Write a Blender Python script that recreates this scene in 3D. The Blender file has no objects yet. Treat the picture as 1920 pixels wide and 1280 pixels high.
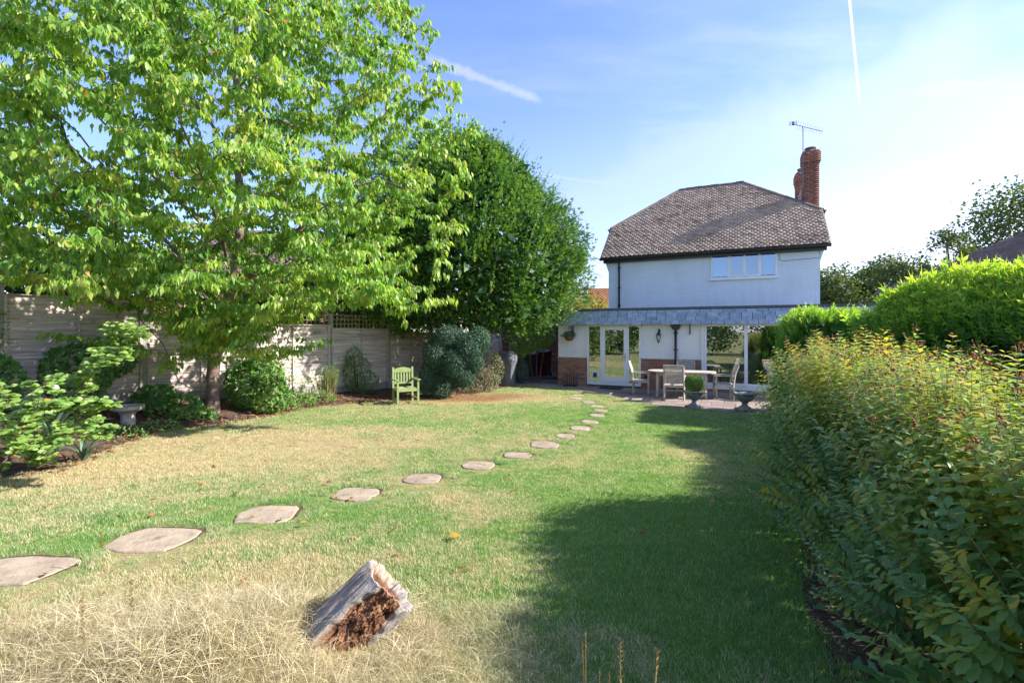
import bpy, math, random
import numpy as np
from mathutils import Vector, Matrix
R = math.radians
rnd = random.Random(7)
rng = np.random.default_rng(11)
scene = bpy.context.scene
COL = scene.collection

# ------------------------------------------------------------------ camera
F = 900.0; CAMH = 2.0; HY = 620.0
cam_d = bpy.data.cameras.new('camera'); cam = bpy.data.objects.new('camera', cam_d)
COL.objects.link(cam); scene.camera = cam
cam.location = (0, 0, CAMH); cam.rotation_euler = (R(90), 0, 0)
cam_d.sensor_width = 36; cam_d.lens = F / 1920 * 36
cam_d.shift_y = -20 / 1920
cam_d.clip_start = 0.05; cam_d.clip_end = 3000

# ------------------------------------------------------------------ light
SUN_AZ, SUN_EL = 94.0, 34.5      # azimuth from the view axis towards the right
SUN_STRENGTH, SKY_STRENGTH, EXPOSURE = 2.95, 0.15, 2.03
sd = bpy.data.lights.new('sun', 'SUN'); sd.energy = SUN_STRENGTH; sd.angle = R(0.55); sd.color = (1, .94, .84)
so = bpy.data.objects.new('sun', sd); COL.objects.link(so)
sv = Vector((math.sin(R(SUN_AZ)) * math.cos(R(SUN_EL)), math.cos(R(SUN_AZ)) * math.cos(R(SUN_EL)), math.sin(R(SUN_EL))))
so.rotation_euler = sv.to_track_quat('Z', 'Y').to_euler(); so.location = (20, 0, 30)
scene.view_settings.view_transform = 'Standard'; scene.view_settings.look = 'None'
scene.view_settings.exposure = EXPOSURE; scene.view_settings.gamma = 1
scene.view_settings.use_curve_mapping = False

# ------------------------------------------------------------------ node helper
class NT:
    def __init__(s, tree): s.t = tree
    def n(s, kind, **kw):
        nd = s.t.nodes.new(kind)
        ins = kw.pop('ins', {})
        for k, v in kw.items(): setattr(nd, k, v)
        for k, v in ins.items():
            if isinstance(v, bpy.types.NodeSocket): s.t.links.new(v, nd.inputs[k])
            else: nd.inputs[k].default_value = v
        return nd
    def math(s, op, a, b=0.0, c=0.0, clamp=False):
        nd = s.n('ShaderNodeMath', operation=op, use_clamp=clamp, ins={0: a, 1: b, 2: c}); return nd.outputs[0]
    def vmath(s, op, a, b=(0, 0, 0)):
        return s.n('ShaderNodeVectorMath', operation=op, ins={0: a, 1: b})
    def noise(s, vec, scale, detail=3, rough=.55, dim='3D'):
        nd = s.n('ShaderNodeTexNoise', noise_dimensions=dim, ins={'Scale': scale, 'Detail': detail, 'Roughness': rough})
        if vec is not None: s.t.links.new(vec, nd.inputs['Vector'])
        return nd.outputs['Fac']
    def ramp(s, fac, stops):
        nd = s.n('ShaderNodeValToRGB'); cr = nd.color_ramp
        while len(cr.elements) < len(stops): cr.elements.new(.5)
        for e, (p, c) in zip(cr.elements, stops): e.position = p; e.color = (*c, 1) if len(c) == 3 else c
        s.t.links.new(fac, nd.inputs[0]); return nd.outputs[0]
    def mix(s, fac, a, b, blend='MIX'):
        nd = s.n('ShaderNodeMix', data_type='RGBA', blend_type=blend)
        for k, v in ((0, fac), (6, a), (7, b)):
            if isinstance(v, bpy.types.NodeSocket): s.t.links.new(v, nd.inputs[k])
            else: nd.inputs[k].default_value = (*v, 1) if isinstance(v, tuple) and len(v) == 3 else v
        return nd.outputs[2]
    def rng(s, v, a, b, c=0.0, d=1.0):
        nd = s.n('ShaderNodeMapRange', interpolation_type='SMOOTHSTEP', ins={0: v, 1: a, 2: b, 3: c, 4: d}); return nd.outputs[0]

# ------------------------------------------------------------------ world
world = bpy.data.worlds.new('World'); scene.world = world; world.use_nodes = True
wt = world.node_tree; wt.nodes.clear(); W_ = NT(wt)
sky = W_.n('ShaderNodeTexSky', sky_type='NISHITA', sun_disc=False, sun_elevation=R(SUN_EL), sun_rotation=R(SUN_AZ),
           altitude=60, air_density=1.0, dust_density=.35, ozone_density=4.5)
tc = W_.n('ShaderNodeTexCoord').outputs['Generated']
dirn = W_.vmath('NORMALIZE', tc).outputs[0]
def pdir(x, y): return Vector(((x - 960) / F, 1, (HY - y) / F)).normalized()
def band(p, q, w, soft, r0=1.0, noise_amt=0.0, nscale=30):
    a, b = pdir(*p), pdir(*q); n = a.cross(b).normalized(); mid = (a + b).normalized(); tang = n.cross(mid).normalized()
    half = math.asin(min(1, (b - a).length / 2))
    dd = W_.math('ABSOLUTE', W_.vmath('DOT_PRODUCT', dirn, tuple(n)).outputs['Value'])
    if noise_amt:
        nz = W_.noise(dirn, nscale, 4, .6)
        dd = W_.math('ADD', dd, W_.math('MULTIPLY', W_.math('SUBTRACT', nz, .5), noise_amt))
    f1 = W_.rng(dd, w, w + soft, 1, 0)
    tt = W_.math('ABSOLUTE', W_.vmath('DOT_PRODUCT', dirn, tuple(tang)).outputs['Value'])
    f2 = W_.rng(tt, math.sin(half) * .75, math.sin(half) * 1.1, 1, 0)
    f3 = W_.math('GREATER_THAN', W_.vmath('DOT_PRODUCT', dirn, tuple(mid)).outputs['Value'], 0)
    return W_.math('MULTIPLY', W_.math('MULTIPLY', f1, f2), W_.math('MULTIPLY', f3, r0))
sep = W_.n('ShaderNodeSeparateXYZ', ins={0: dirn})
zz = W_.math('MAXIMUM', sep.outputs[2], 0.06)
px_ = W_.math('DIVIDE', sep.outputs[0], zz); py_ = W_.math('DIVIDE', sep.outputs[1], zz)
pc = W_.n('ShaderNodeCombineXYZ', ins={0: W_.math('MULTIPLY_ADD', px_, .5, W_.math('MULTIPLY', py_, -.3)), 1: W_.math('MULTIPLY', py_, 1.3), 2: 0.0}).outputs[0]
c1 = W_.noise(pc, .55, 8, .62)
c2 = W_.noise(pc, 2.2, 6, .6)
cl = W_.math('MULTIPLY', W_.rng(c1, .30, .95), W_.rng(c2, .2, .8, .45, 1))
side = W_.rng(sep.outputs[0], -.45, .85, .45, 1.1)
cl = W_.math('MULTIPLY', cl, side)
haze_low = W_.rng(sep.outputs[2], -.05, .55, .66, 0)
cl = W_.math('MAXIMUM', W_.math('MULTIPLY', cl, .85), W_.math('MULTIPLY', haze_low, W_.rng(sep.outputs[0], -.6, .8, .25, 1.25)))
for b in [band((1587, -60), (1613, 205), .0008, .0016, .8), band((790, 105), (1020, 192), .001, .014, .40, .022, 34),
          band((990, 325), (1270, 362), .0012, .006, .35, .008, 30), band((1000, 420), (1960, 70), .02, .10, .32, .10, 7),
          band((1400, 250), (2000, 200), .02, .12, .35, .10, 9), band((1440, 262), (1490, 272), .0008, .003, .3)]:
    cl = W_.math('MAXIMUM', cl, b)
sunp = W_.vmath('DOT_PRODUCT', dirn, tuple(sv)).outputs['Value']
glow = W_.rng(sunp, .15, 1.0)
skyc = W_.mix(1.0, sky.outputs[0], (.53, .50, .59), 'MULTIPLY')
cloudc = W_.mix(glow, (1.75, 1.82, 2.05), (2.9, 2.9, 2.95))
bgc = W_.mix(W_.math('MINIMUM', cl, .92), skyc, cloudc)
bg = W_.n('ShaderNodeBackground', ins={'Color': bgc, 'Strength': SKY_STRENGTH})
wo = W_.n('ShaderNodeOutputWorld', ins={0: bg.outputs[0]})

# ------------------------------------------------------------------ object helpers
def tag(o, label=None, cat=None, group=None, kind=None):
    if label: o['label'] = label
    if cat: o['category'] = cat
    if group: o['group'] = group
    if kind: o['kind'] = kind
    return o
def link(o, parent=None):
    COL.objects.link(o)
    if parent is not None: o.parent = parent
    return o
def empty(name, loc=(0, 0, 0), rz=0.0, label=None, cat=None, group=None):
    o = bpy.data.objects.new(name, None); o.location = loc; o.rotation_euler = (0, 0, rz); o.empty_display_size = .2
    link(o); return tag(o, label, cat, group)
def copy_tree(o, parent=None):
    c = o.copy(); COL.objects.link(c)
    if parent is not None: c.parent = parent
    for ch in [x for x in bpy.data.objects if x.parent == o and x != c]: copy_tree(ch, c)
    return c
def obj(name, me, m=None, parent=None):
    if m is not None and not me.materials: me.materials.append(m)
    return link(bpy.data.objects.new(name, me), parent)

class MB:
    def __init__(s): s.v = []; s.f = []
    def add(s, vs, fs):
        b = len(s.v); s.v += [tuple(v) for v in vs]; s.f += [tuple(i + b for i in f) for f in fs]; return s
    def box(s, x0, x1, y0, y1, z0, z1, M=None):
        vs = [Vector((x, y, z)) for z in (z0, z1) for x, y in ((x0, y0), (x1, y0), (x1, y1), (x0, y1))]
        if M is not None: vs = [M @ v for v in vs]
        return s.add(vs, [(0, 3, 2, 1), (4, 5, 6, 7), (0, 1, 5, 4), (1, 2, 6, 5), (2, 3, 7, 6), (3, 0, 4, 7)])
    def cbox(s, x0, x1, y0, y1, z0, z1, c=.004, M=None):   # box with a chamfer all round its long outline
        vs = []
        for z, k in ((z0, c), (z0 + c, 0), (z1 - c, 0), (z1, c)):
            for x, y in ((x0 + k, y0 + k), (x1 - k, y0 + k), (x1 - k, y1 - k), (x0 + k, y1 - k)): vs.append(Vector((x, y, z)))
        if M is not None: vs = [M @ v for v in vs]
        fs = [(0, 3, 2, 1), (12, 13, 14, 15)]
        for l in range(3):
            for k in range(4):
                a = l * 4 + k; b = l * 4 + (k + 1) % 4; fs.append((a, b, b + 4, a + 4))
        return s.add(vs, fs)
    def bar(s, p, q, w, d=None, up=(0, 0, 1)):
        d = w if d is None else d
        p, q = Vector(p), Vector(q); z = (q - p).normalized(); u = Vector(up)
        if abs(z.dot(u)) > .98: u = Vector((1, 0, 0)) if abs(z.x) < .9 else Vector((0, 1, 0))
        x = u.cross(z).normalized(); y = z.cross(x)
        vs = [c + x * a * w / 2 + y * b * d / 2 for c in (p, q) for a, b in ((-1, -1), (1, -1), (1, 1), (-1, 1))]
        return s.add(vs, [(0, 3, 2, 1), (4, 5, 6, 7), (0, 1, 5, 4), (1, 2, 6, 5), (2, 3, 7, 6), (3, 0, 4, 7)])
    def tube(s, pts, rad, n=8, cap=True):
        pts = [Vector(p) for p in pts]; rad = rad if hasattr(rad, '__len__') else [rad] * len(pts)
        b = []; prev = None
        for i, p in enumerate(pts):
            z = (pts[min(i + 1, len(pts) - 1)] - pts[max(i - 1, 0)]).normalized()
            if prev is None: prev = Vector((1, 0, 0)) if abs(z.x) < .9 else Vector((0, 1, 0))
            x = (prev - z * prev.dot(z)).normalized(); prev = x; y = z.cross(x)
            for k in range(n):
                a = 2 * math.pi * k / n; b.append(p + (x * math.cos(a) + y * math.sin(a)) * rad[i])
        fs = []
        for i in range(len(pts) - 1):
            for k in range(n):
                a = i * n + k; c = i * n + (k + 1) % n; fs.append((a, c, c + n, a + n))
        if cap: fs += [tuple(range(n))[::-1], tuple(range((len(pts) - 1) * n, len(pts) * n))]
        return s.add(b, fs)
    def lathe(s, prof, n=20, c=(0, 0, 0), wob=0):
        vs = []; c = Vector(c)
        for r, z in prof:
            for k in range(n):
                a = 2 * math.pi * k / n; rr = r * (1 + (wob * math.cos(a * n / 2) if wob else 0))
                vs.append(c + Vector((rr * math.cos(a), rr * math.sin(a), z)))
        fs = []
        for i in range(len(prof) - 1):
            for k in range(n):
                a = i * n + k; d = i * n + (k + 1) % n; fs.append((a, d, d + n, a + n))
        fs += [tuple(range(n))[::-1], tuple(range((len(prof) - 1) * n, len(prof) * n))]
        return s.add(vs, fs)
    def mesh(s, name, smooth=False):
        me = bpy.data.meshes.new(name); me.from_pydata(s.v, [], s.f); me.update()
        if smooth: me.polygons.foreach_set('use_smooth', [True] * len(me.polygons))
        return me
    def build(s, name, m, parent=None, smooth=False):
        return obj(name, s.mesh(name, smooth), m, parent)

def np_mesh(name, v, tris, tint=None, smooth=False):
    me = bpy.data.meshes.new(name); nv, nf = len(v), len(tris); k = tris.shape[1]
    me.vertices.add(nv); me.vertices.foreach_set('co', np.asarray(v, np.float32).ravel())
    me.loops.add(nf * k); me.loops.foreach_set('vertex_index', np.asarray(tris, np.int32).ravel())
    me.polygons.add(nf); me.polygons.foreach_set('loop_start', np.arange(0, nf * k, k, dtype=np.int32))
    if smooth: me.polygons.foreach_set('use_smooth', np.ones(nf, bool))
    if tint is not None:
        a = me.attributes.new('tint', 'FLOAT', 'POINT'); a.data.foreach_set('value', np.asarray(tint, np.float32))
    me.update(calc_edges=True); return me
def nrm(a): return a / np.maximum(np.linalg.norm(a, axis=-1, keepdims=True), 1e-9)
def frames(axis, up):           # axis -> local y (along leaf), up -> local z (leaf face normal)
    y = nrm(axis); x = nrm(np.cross(y, up)); z = np.cross(x, y); return x, y, z
def scatter(tv, tf, pos, axis, up, scale, tint, tip=0.0):
    """N copies of a template (tv verts, tf faces) as one vertex/face array."""
    x, y, z = frames(axis, up); N = len(pos); tv = np.asarray(tv, float); tf = np.asarray(tf)
    sc = np.asarray(scale).reshape(N, 1, 1)
    v = pos[:, None] + sc * (tv[None, :, 0:1] * x[:, None] + tv[None, :, 1:2] * y[:, None] + tv[None, :, 2:3] * z[:, None])
    f = tf[None] + (np.arange(N) * len(tv))[:, None, None]
    return v.reshape(-1, 3), f.reshape(-1, tf.shape[1]), np.clip((np.asarray(tint)[:, None] + tip * (tv[None, :, 1] - .45)).reshape(-1), 0, 1)
def leaf_tpl(w=.22, fold=.06, curl=.12, stem=.15):   # pointed leaf of unit length along +y, 8 triangles and a stalk
    s = stem; L = 1 - s
    y1, y2 = s + L * .3, s + L * .68
    v = [(0, s * .2, 0), (-w * .92, y1, fold), (0, y1, .0), (w * .92, y1, fold), (-w * .8, y2, fold - curl * .4), (0, y2, -curl * .35), (w * .8, y2, fold - curl * .4), (0, 1, -curl)]
    f = [(0, 2, 1), (0, 3, 2), (1, 2, 5), (1, 5, 4), (2, 3, 6), (2, 6, 5), (4, 5, 7), (5, 6, 7)]
    return v, f
def leaf4(w=.25, fold=.08, curl=.1):
    return [(0, 0, 0), (-w, .45, fold), (w, .45, fold), (0, .5, 0), (0, 1, -curl)], [(0, 3, 1), (1, 3, 4), (0, 2, 3), (3, 2, 4)]
def rand_dirs(n, r=None):
    r = r or rng; a = r.normal(size=(n, 3)); return nrm(a)

# ------------------------------------------------------------------ materials
MAT = {}
def new_mat(name):
    m = bpy.data.materials.new(name); m.use_nodes = True; m.node_tree.nodes.clear(); t = NT(m.node_tree)
    MAT[name] = m; return m, t
def out(t, sh): t.n('ShaderNodeOutputMaterial', ins={0: sh})
def plain(name, col, rough=.6, var=.15, scale=6, bump=.0, bscale=60, metal=0, spec=.5, col2=None, stretch=None, dirt=None, bdist=.01, objrand=0.0):
    m, t = new_mat(name)
    co = t.n('ShaderNodeTexCoord').outputs['Object']
    if objrand:
        rn = t.n('ShaderNodeObjectInfo').outputs['Random']
        co = t.vmath('ADD', co, t.n('ShaderNodeCombineXYZ', ins={0: t.math('MULTIPLY', rn, 37), 1: t.math('MULTIPLY', rn, 91), 2: t.math('MULTIPLY', rn, 13)}).outputs[0]).outputs[0]
    cs = t.n('ShaderNodeMapping', ins={0: co, 3: stretch}).outputs[0] if stretch else co
    nz = t.noise(cs, scale, 5, .6)
    c2 = col2 or tuple(min(1, c * (1 - var * 1.6)) for c in col)
    c = t.mix(t.rng(nz, .3, .7), tuple(min(1, x * (1 + var)) for x in col), c2)
    if objrand:
        hs = t.n('ShaderNodeHueSaturation', ins={'Color': c, 'Value': t.math('MULTIPLY_ADD', rn, objrand * 2, 1 - objrand)}); c = hs.outputs[0]
    if dirt:
        dz = t.noise(co, dirt[1], 6, .65); c = t.mix(t.rng(dz, dirt[2], dirt[2] + .18), c, dirt[0])
    p = t.n('ShaderNodeBsdfPrincipled', ins={'Base Color': c, 'Roughness': rough, 'Metallic': metal, 'Specular IOR Level': spec})
    if bump:
        bz = t.noise(cs, bscale, 4, .6)
        b = t.n('ShaderNodeBump', ins={'Strength': bump, 'Distance': bdist, 'Height': bz}); t.t.links.new(b.outputs[0], p.inputs['Normal'])
    out(t, p.outputs[0]); return m
def leafmat(name, stops, trans=.45, rough=.5, gloss=.25, tcol=(1.35, 1.45, .5)):
    """stops colour the leaves by their own tint value."""
    m, t = new_mat(name)
    tn = t.n('ShaderNodeAttribute', attribute_name='tint').outputs['Fac']
    c = t.ramp(tn, stops)
    d = t.n('ShaderNodeBsdfDiffuse', ins={'Color': c})
    tc_ = t.mix(1.0, c, (*tcol, 1), 'MULTIPLY')
    tr = t.n('ShaderNodeBsdfTranslucent', ins={'Color': tc_})
    g = t.n('ShaderNodeBsdfAnisotropic' if False else 'ShaderNodeBsdfGlossy', ins={'Color': (1, 1, 1, 1), 'Roughness': rough})
    m1 = t.n('ShaderNodeMixShader', ins={0: trans, 1: d.outputs[0], 2: tr.outputs[0]})
    fc_ = t.n('ShaderNodeLayerWeight', ins={0: .5}).outputs['Facing']; fr = t.math('MULTIPLY_ADD', t.math('POWER', fc_, 4.0), .35, .05)
    m2 = t.n('ShaderNodeMixShader', ins={0: t.math('MULTIPLY', fr, gloss * 2.2, clamp=True), 1: m1.outputs[0], 2: g.outputs[0]})
    out(t, m2.outputs[0]); return m

leafmat('cherry_leaf', [(0, (.11, .25, .04)), (.45, (.22, .38, .06)), (.8, (.40, .49, .10)), (.96, (.42, .36, .05)), (1, (.42, .12, .03))], trans=.5)
leafmat('yew_leaf', [(0, (.035, .095, .03)), (.55, (.10, .22, .05)), (1, (.26, .38, .07))], trans=.3, gloss=.14)
leafmat('leylandii_leaf', [(0, (.06, .16, .045)), (.45, (.13, .29, .055)), (.72, (.27, .44, .065)), (1, (.50, .58, .09))], trans=.42, gloss=.12)
leafmat('juniper_leaf', [(0, (.03, .075, .05)), (.55, (.075, .14, .09)), (.85, (.13, .17, .09)), (1, (.28, .16, .09))], trans=.2, gloss=.12)
leafmat('rose_leaf', [(0, (.10, .22, .05)), (.5, (.21, .34, .08)), (.93, (.36, .45, .12)), (1, (.5, .30, .04))], trans=.4, gloss=.36, rough=.35)
leafmat('hypericum_leaf', [(0, (.09, .20, .085)), (.4, (.17, .31, .11)), (.62, (.28, .39, .10)), (.85, (.42, .45, .09)), (1, (.60, .42, .07))], trans=.5, gloss=.26, rough=.45)
leafmat('red_berry', [(0, (.26, .02, .012)), (1, (.45, .12, .035))], trans=.15)
leafmat('border_leaf', [(0, (.06, .16, .04)), (.6, (.14, .29, .07)), (1, (.28, .37, .09))], trans=.4, gloss=.25)
leafmat('blue_strap', [(0, (.06, .12, .09)), (1, (.15, .23, .17))], trans=.25, gloss=.3)
leafmat('dry_stem', [(0, (.20, .13, .06)), (1, (.38, .27, .13))], trans=.2, gloss=.05)
leafmat('dead_leaf', [(0, (.14, .06, .03)), (.6, (.26, .11, .05)), (1, (.42, .22, .10))], trans=.2, gloss=.1)
leafmat('far_leaf', [(0, (.045, .08, .03)), (.6, (.09, .13, .045)), (1, (.17, .17, .06))], trans=.35, gloss=.1)
leafmat('golden_leaf', [(0, (.16, .17, .03)), (1, (.40, .30, .05))], trans=.4, gloss=.1)
leafmat('dark_far_leaf', [(0, (.025, .06, .02)), (.6, (.06, .12, .035)), (1, (.12, .19, .05))], trans=.3, gloss=.1)
leafmat('basket_leaf', [(0, (.05, .10, .05)), (1, (.14, .2, .10))], trans=.3)
plain('bark', (.17, .125, .10), .85, .3, 5, .8, 22, col2=(.085, .06, .05), stretch=(1, 1, .35), bdist=.02)
plain('cherry_bark', (.21, .145, .12), .6, .3, 4, .9, 16, col2=(.10, .06, .05), stretch=(.5, .5, 2.4), bdist=.02)
plain('stem_brown', (.13, .07, .045), .7, .3, 12); plain('olive_stem', (.22, .17, .085), .7, .3, 12)
plain('fence_wood', (.56, .475, .43), .85, .22, 3, .5, 26, col2=(.38, .31, .275), stretch=(.5, .5, 9), dirt=((.15, .15, .12), 2.2, .56), objrand=.14)
plain('trellis_wood', (.30, .25, .12), .8, .2, 8, .2, 40)
plain('concrete_post', (.30, .28, .26), .9, .15, 8, .5, 50)
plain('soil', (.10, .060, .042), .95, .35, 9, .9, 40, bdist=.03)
plain('white_frame', (.78, .80, .82), .35, .02, 3)
plain('black_paint', (.018, .019, .022), .45, .2, 6)
plain('dark_gutter', (.03, .034, .042), .45, .2, 6)
plain('felt', (.10, .105, .12), .9, .15, 6, .4, 80)
plain('slate', (.29, .36, .46), .6, .12, 7, .35, 30, col2=(.21, .27, .36), stretch=(1, 1, .3), objrand=.16)
plain('slate_back', (.025, .03, .036), .9, .1)
plain('teak_grey', (.46, .42, .36), .8, .16, 5, .3, 40, col2=(.34, .29, .235), stretch=(3, 3, 1), objrand=.08)
plain('green_paint', (.25, .31, .12), .5, .08, 8, .1, 60, dirt=((.2, .3, .06), 6, .62))
plain('urn_stone', (.27, .275, .25), .9, .25, 9, .8, 40, col2=(.13, .15, .13), dirt=((.40, .39, .34), 7, .56))
plain('pale_stone', (.42, .38, .32), .9, .2, 9, .6, 40, dirt=((.2, .19, .15), 6, .56))
plain('stepping', (.34, .27, .195), .9, .14, 5, .9, 34, col2=(.26, .20, .145), dirt=((.15, .135, .085), 6, .53), objrand=.1)
plain('paving', (.27, .205, .18), .9, .14, 3, .5, 30, col2=(.2, .155, .135), dirt=((.17, .14, .12), 2.6, .58), objrand=.12)
plain('mortar', (.30, .27, .24), .95, .15, 20, .5, 80)
plain('joint_dirt', (.12, .10, .075), .95, .15, 20, .5, 80)
plain('dark_mortar', (.13, .10, .09), .95, .15, 20)
plain('bbq_cover', (.125, .13, .145), .65, .12, 4, .5, 9, bdist=.04)
plain('bin_dark', (.03, .034, .04), .45, .1, 4)
plain('bin_maroon', (.085, .012, .016), .42, .12, 4)
plain('pallet_wood', (.22, .16, .11), .85, .2, 8)
plain('coir', (.15, .085, .045), .95, .3, 30, .8, 90)
plain('rubber', (.025, .025, .028), .9, .2, 30)
plain('room_wall', (.25, .235, .22), .9, .05)
plain('room_floor', (.10, .11, .13), .5, .1)
plain('oak', (.36, .235, .12), .5, .12, 6)
plain('curtain', (.45, .60, .70), .9, .08, 10)
plain('blue_curtain', (.42, .62, .78), .9, .05, 10)
plain('seat_cloth', (.33, .45, .50), .8, .08, 10)
plain('roof_fill', (.035, .028, .026), .95, .1)
plain('metal_grey', (.32, .33, .35), .35, .1, 8, metal=.7)
plain('lead', (.16, .17, .19), .6, .15, 6)
plain('rust_pink', (.42, .33, .28), .9, .15, 10, .4, 40)

def wood_stump():
    m, t = new_mat('stump_wood')
    co = t.n('ShaderNodeTexCoord').outputs['Object']
    rot = t.n('ShaderNodeAttribute', attribute_name='tint').outputs['Fac']
    st = t.n('ShaderNodeMapping', ins={0: co, 3: (16, 16, 1.3)}).outputs[0]
    g1 = t.noise(st, 3.2, 6, .62); g2 = t.noise(co, 14, 4, .6)
    grey = t.ramp(g1, [(.30, (.08, .065, .06)), (.46, (.24, .22, .205)), (.7, (.40, .365, .335))])
    tan = t.ramp(g1, [(.28, (.12, .065, .04)), (.5, (.34, .24, .165)), (.75, (.52, .42, .32))])
    grey = t.mix(t.rng(t.noise(co, 2.6, 3), .45, .62), grey, tan)
    rc = t.ramp(g2, [(.33, (.035, .016, .010)), (.50, (.14, .065, .035)), (.66, (.30, .155, .08)), (.8, (.48, .33, .20))])
    edge = t.rng(t.math('ADD', rot, t.math('MULTIPLY', t.math('SUBTRACT', g2, .5), .5)), .35, .6)
    c = t.mix(edge, grey, rc)
    p = t.n('ShaderNodeBsdfPrincipled', ins={'Base Color': c, 'Roughness': .9, 'Specular IOR Level': .2})
    h = t.math('ADD', t.math('MULTIPLY', g1, .5), t.math('MULTIPLY', t.noise(co, 50, 4), .5))
    b = t.n('ShaderNodeBump', ins={'Strength': .9, 'Distance': .012, 'Height': h}); t.t.links.new(b.outputs[0], p.inputs['Normal'])
    out(t, p.outputs[0])
wood_stump()

def brick_mat(name, cols, objr=True):
    m, t = new_mat(name)
    co = t.n('ShaderNodeTexCoord').outputs['Object']
    rn = t.n('ShaderNodeObjectInfo').outputs['Random'] if objr else t.n('ShaderNodeAttribute', attribute_name='tint').outputs['Fac']
    c = t.ramp(rn, [(i / (len(cols) - 1), c) for i, c in enumerate(cols)])
    nz = t.noise(co, 25, 4, .6)
    c = t.mix(t.rng(nz, .3, .75, 0, .45), c, (.16, .10, .08))
    p = t.n('ShaderNodeBsdfPrincipled', ins={'Base Color': c, 'Roughness': .9, 'Specular IOR Level': .25})
    b = t.n('ShaderNodeBump', ins={'Strength': .5, 'Distance': .006, 'Height': t.noise(co, 90, 3)}); t.t.links.new(b.outputs[0], p.inputs['Normal'])
    out(t, p.outputs[0]); return m
brick_mat('brick_red', [(.24, .10, .07), (.38, .17, .105), (.43, .21, .13), (.31, .13, .09), (.46, .26, .17), (.25, .13, .11)])
brick_mat('chimney_brick', [(.22, .085, .07), (.29, .12, .09), (.34, .16, .12), (.20, .08, .07)], False)
brick_mat('roof_tile', [(.25, .175, .135), (.36, .26, .20), (.45, .335, .265), (.50, .375, .295), (.58, .44, .345), (.46, .345, .28), (.66, .54, .44)], False)
brick_mat('dark_brick', [(.10, .035, .035), (.15, .055, .045), (.12, .045, .05)], False)
brick_mat('orange_tile', [(.30, .11, .06), (.40, .17, .09), (.35, .13, .08)], False)
brick_mat('purple_shingle', [(.11, .085, .085), (.16, .125, .12), (.20, .155, .145)], False)

def flat_brick(name, c1, c2, mort, scale, bump=.5, rough=.8, w=.5, h=.17, coarse=None, axes='XZ', dist=.006, mvar=0):
    m, t = new_mat(name)
    co = t.n('ShaderNodeTexCoord').outputs['Object']
    sp = t.n('ShaderNodeSeparateXYZ', ins={0: co})
    v = t.n('ShaderNodeCombineXYZ', ins={0: sp.outputs['XYZ'.index(axes[0])], 1: sp.outputs['XYZ'.index(axes[1])], 2: 0.0}).outputs[0]
    br = t.n('ShaderNodeTexBrick', ins={'Vector': v, 'Color1': (*c1, 1), 'Color2': (*c2, 1), 'Mortar': (*mort, 1), 'Scale': 1.0, 'Mortar Size': .008, 'Mortar Smooth': .4, 'Brick Width': .225, 'Row Height': .075})
    c = t.mix(t.rng(t.math('ADD', t.math('MULTIPLY', t.noise(co, 1.1, 6, .7), .6), t.math('MULTIPLY', t.noise(t.n('ShaderNodeMapping', ins={0: co, 3: (3, 3, .35)}).outputs[0], 2.2, 4), .4)), .42, .72, 0, .30), br.outputs[0], (.45, .45, .43) if c1[0] > .5 else (.1, .07, .06))
    p = t.n('ShaderNodeBsdfPrincipled', ins={'Base Color': c, 'Roughness': rough, 'Specular IOR Level': .3})
    hh = t.math('ADD', t.math('MULTIPLY', br.outputs['Fac'], -1), t.math('MULTIPLY', t.noise(co, 40, 3), .6))
    b = t.n('ShaderNodeBump', ins={'Strength': bump, 'Distance': dist, 'Height': hh}); t.t.links.new(b.outputs[0], p.inputs['Normal'])
    out(t, p.outputs[0]); return m
flat_brick('painted_brick', (.70, .78, .88), (.66, .745, .85), (.60, .68, .78), 1, .5, dist=.005)
flat_brick('white_render', (.80, .80, .79), (.78, .78, .78), (.75, .755, .76), 1, .25, dist=.003)
flat_brick('orange_brick', (.42, .17, .09), (.50, .22, .12), (.40, .30, .24), 1, .5)

def glass_mat(name, tint=(.55, .62, .62), f0=.16):
    m, t = new_mat(name)
    fr = t.n('ShaderNodeFresnel', ins={0: 1.5}).outputs[0]
    g = t.n('ShaderNodeBsdfGlossy', ins={'Color': (.92, .96, 1, 1), 'Roughness': .0})
    tr = t.n('ShaderNodeBsdfTransparent', ins={'Color': (*tint, 1)})
    m1 = t.n('ShaderNodeMixShader', ins={0: t.math('ADD', t.math('MULTIPLY', fr, 1.3), f0, clamp=True), 1: tr.outputs[0], 2: g.outputs[0]})
    out(t, m1.outputs[0]); return m
glass_mat('glass', (.6, .66, .66), .24); glass_mat('sky_glass', (.5, .72, .88), .16)

# ------------------------------------------------------------------ lawn colouring: shared by the soil sheet and the blades
DRY = [(-4.2, 8.4, 3.0, 1.7, .46), (-6.0, 6.6, 2.2, 1.1, .38), (-1.5, 3.1, 1.35, .85, .62), (-3.4, 3.0, 2.6, .9, .50), (-.9, 14.1, 2.6, 1.05, 1.0),
       (-2.9, 13.9, 1.7, .7, .8), (2.9, 7.8, .7, .5, .25), (-.4, 5.6, .8, .5, .30), (.1, 4.0, .5, .6, .30), (3.2, 8.9, .9, .5, .18), (-6.6, 8.6, 1.3, .8, .3), (1.0, 7.2, .7, .4, .2),
       (-2.6, 4.1, 1.3, .35, .25), (.7, 2.9, .4, .3, .35)]
GREEN = [(-2.6, 5.25, 2.0, .55, -.35), (-.2, 7.2, 1.3, 1.0, -.22), (1.8, 4.0, 2.4, 2.4, -.60), (3.6, 10, 2.5, 3, -.4), (1.0, 11.5, 1.6, 2.0, -.3), (-2.0, 10.6, 2.5, .7, -.25), (-4.2, 4.4, .8, .35, -.4), (1.5, 6, 1.6, 1.6, -.2)]
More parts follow.
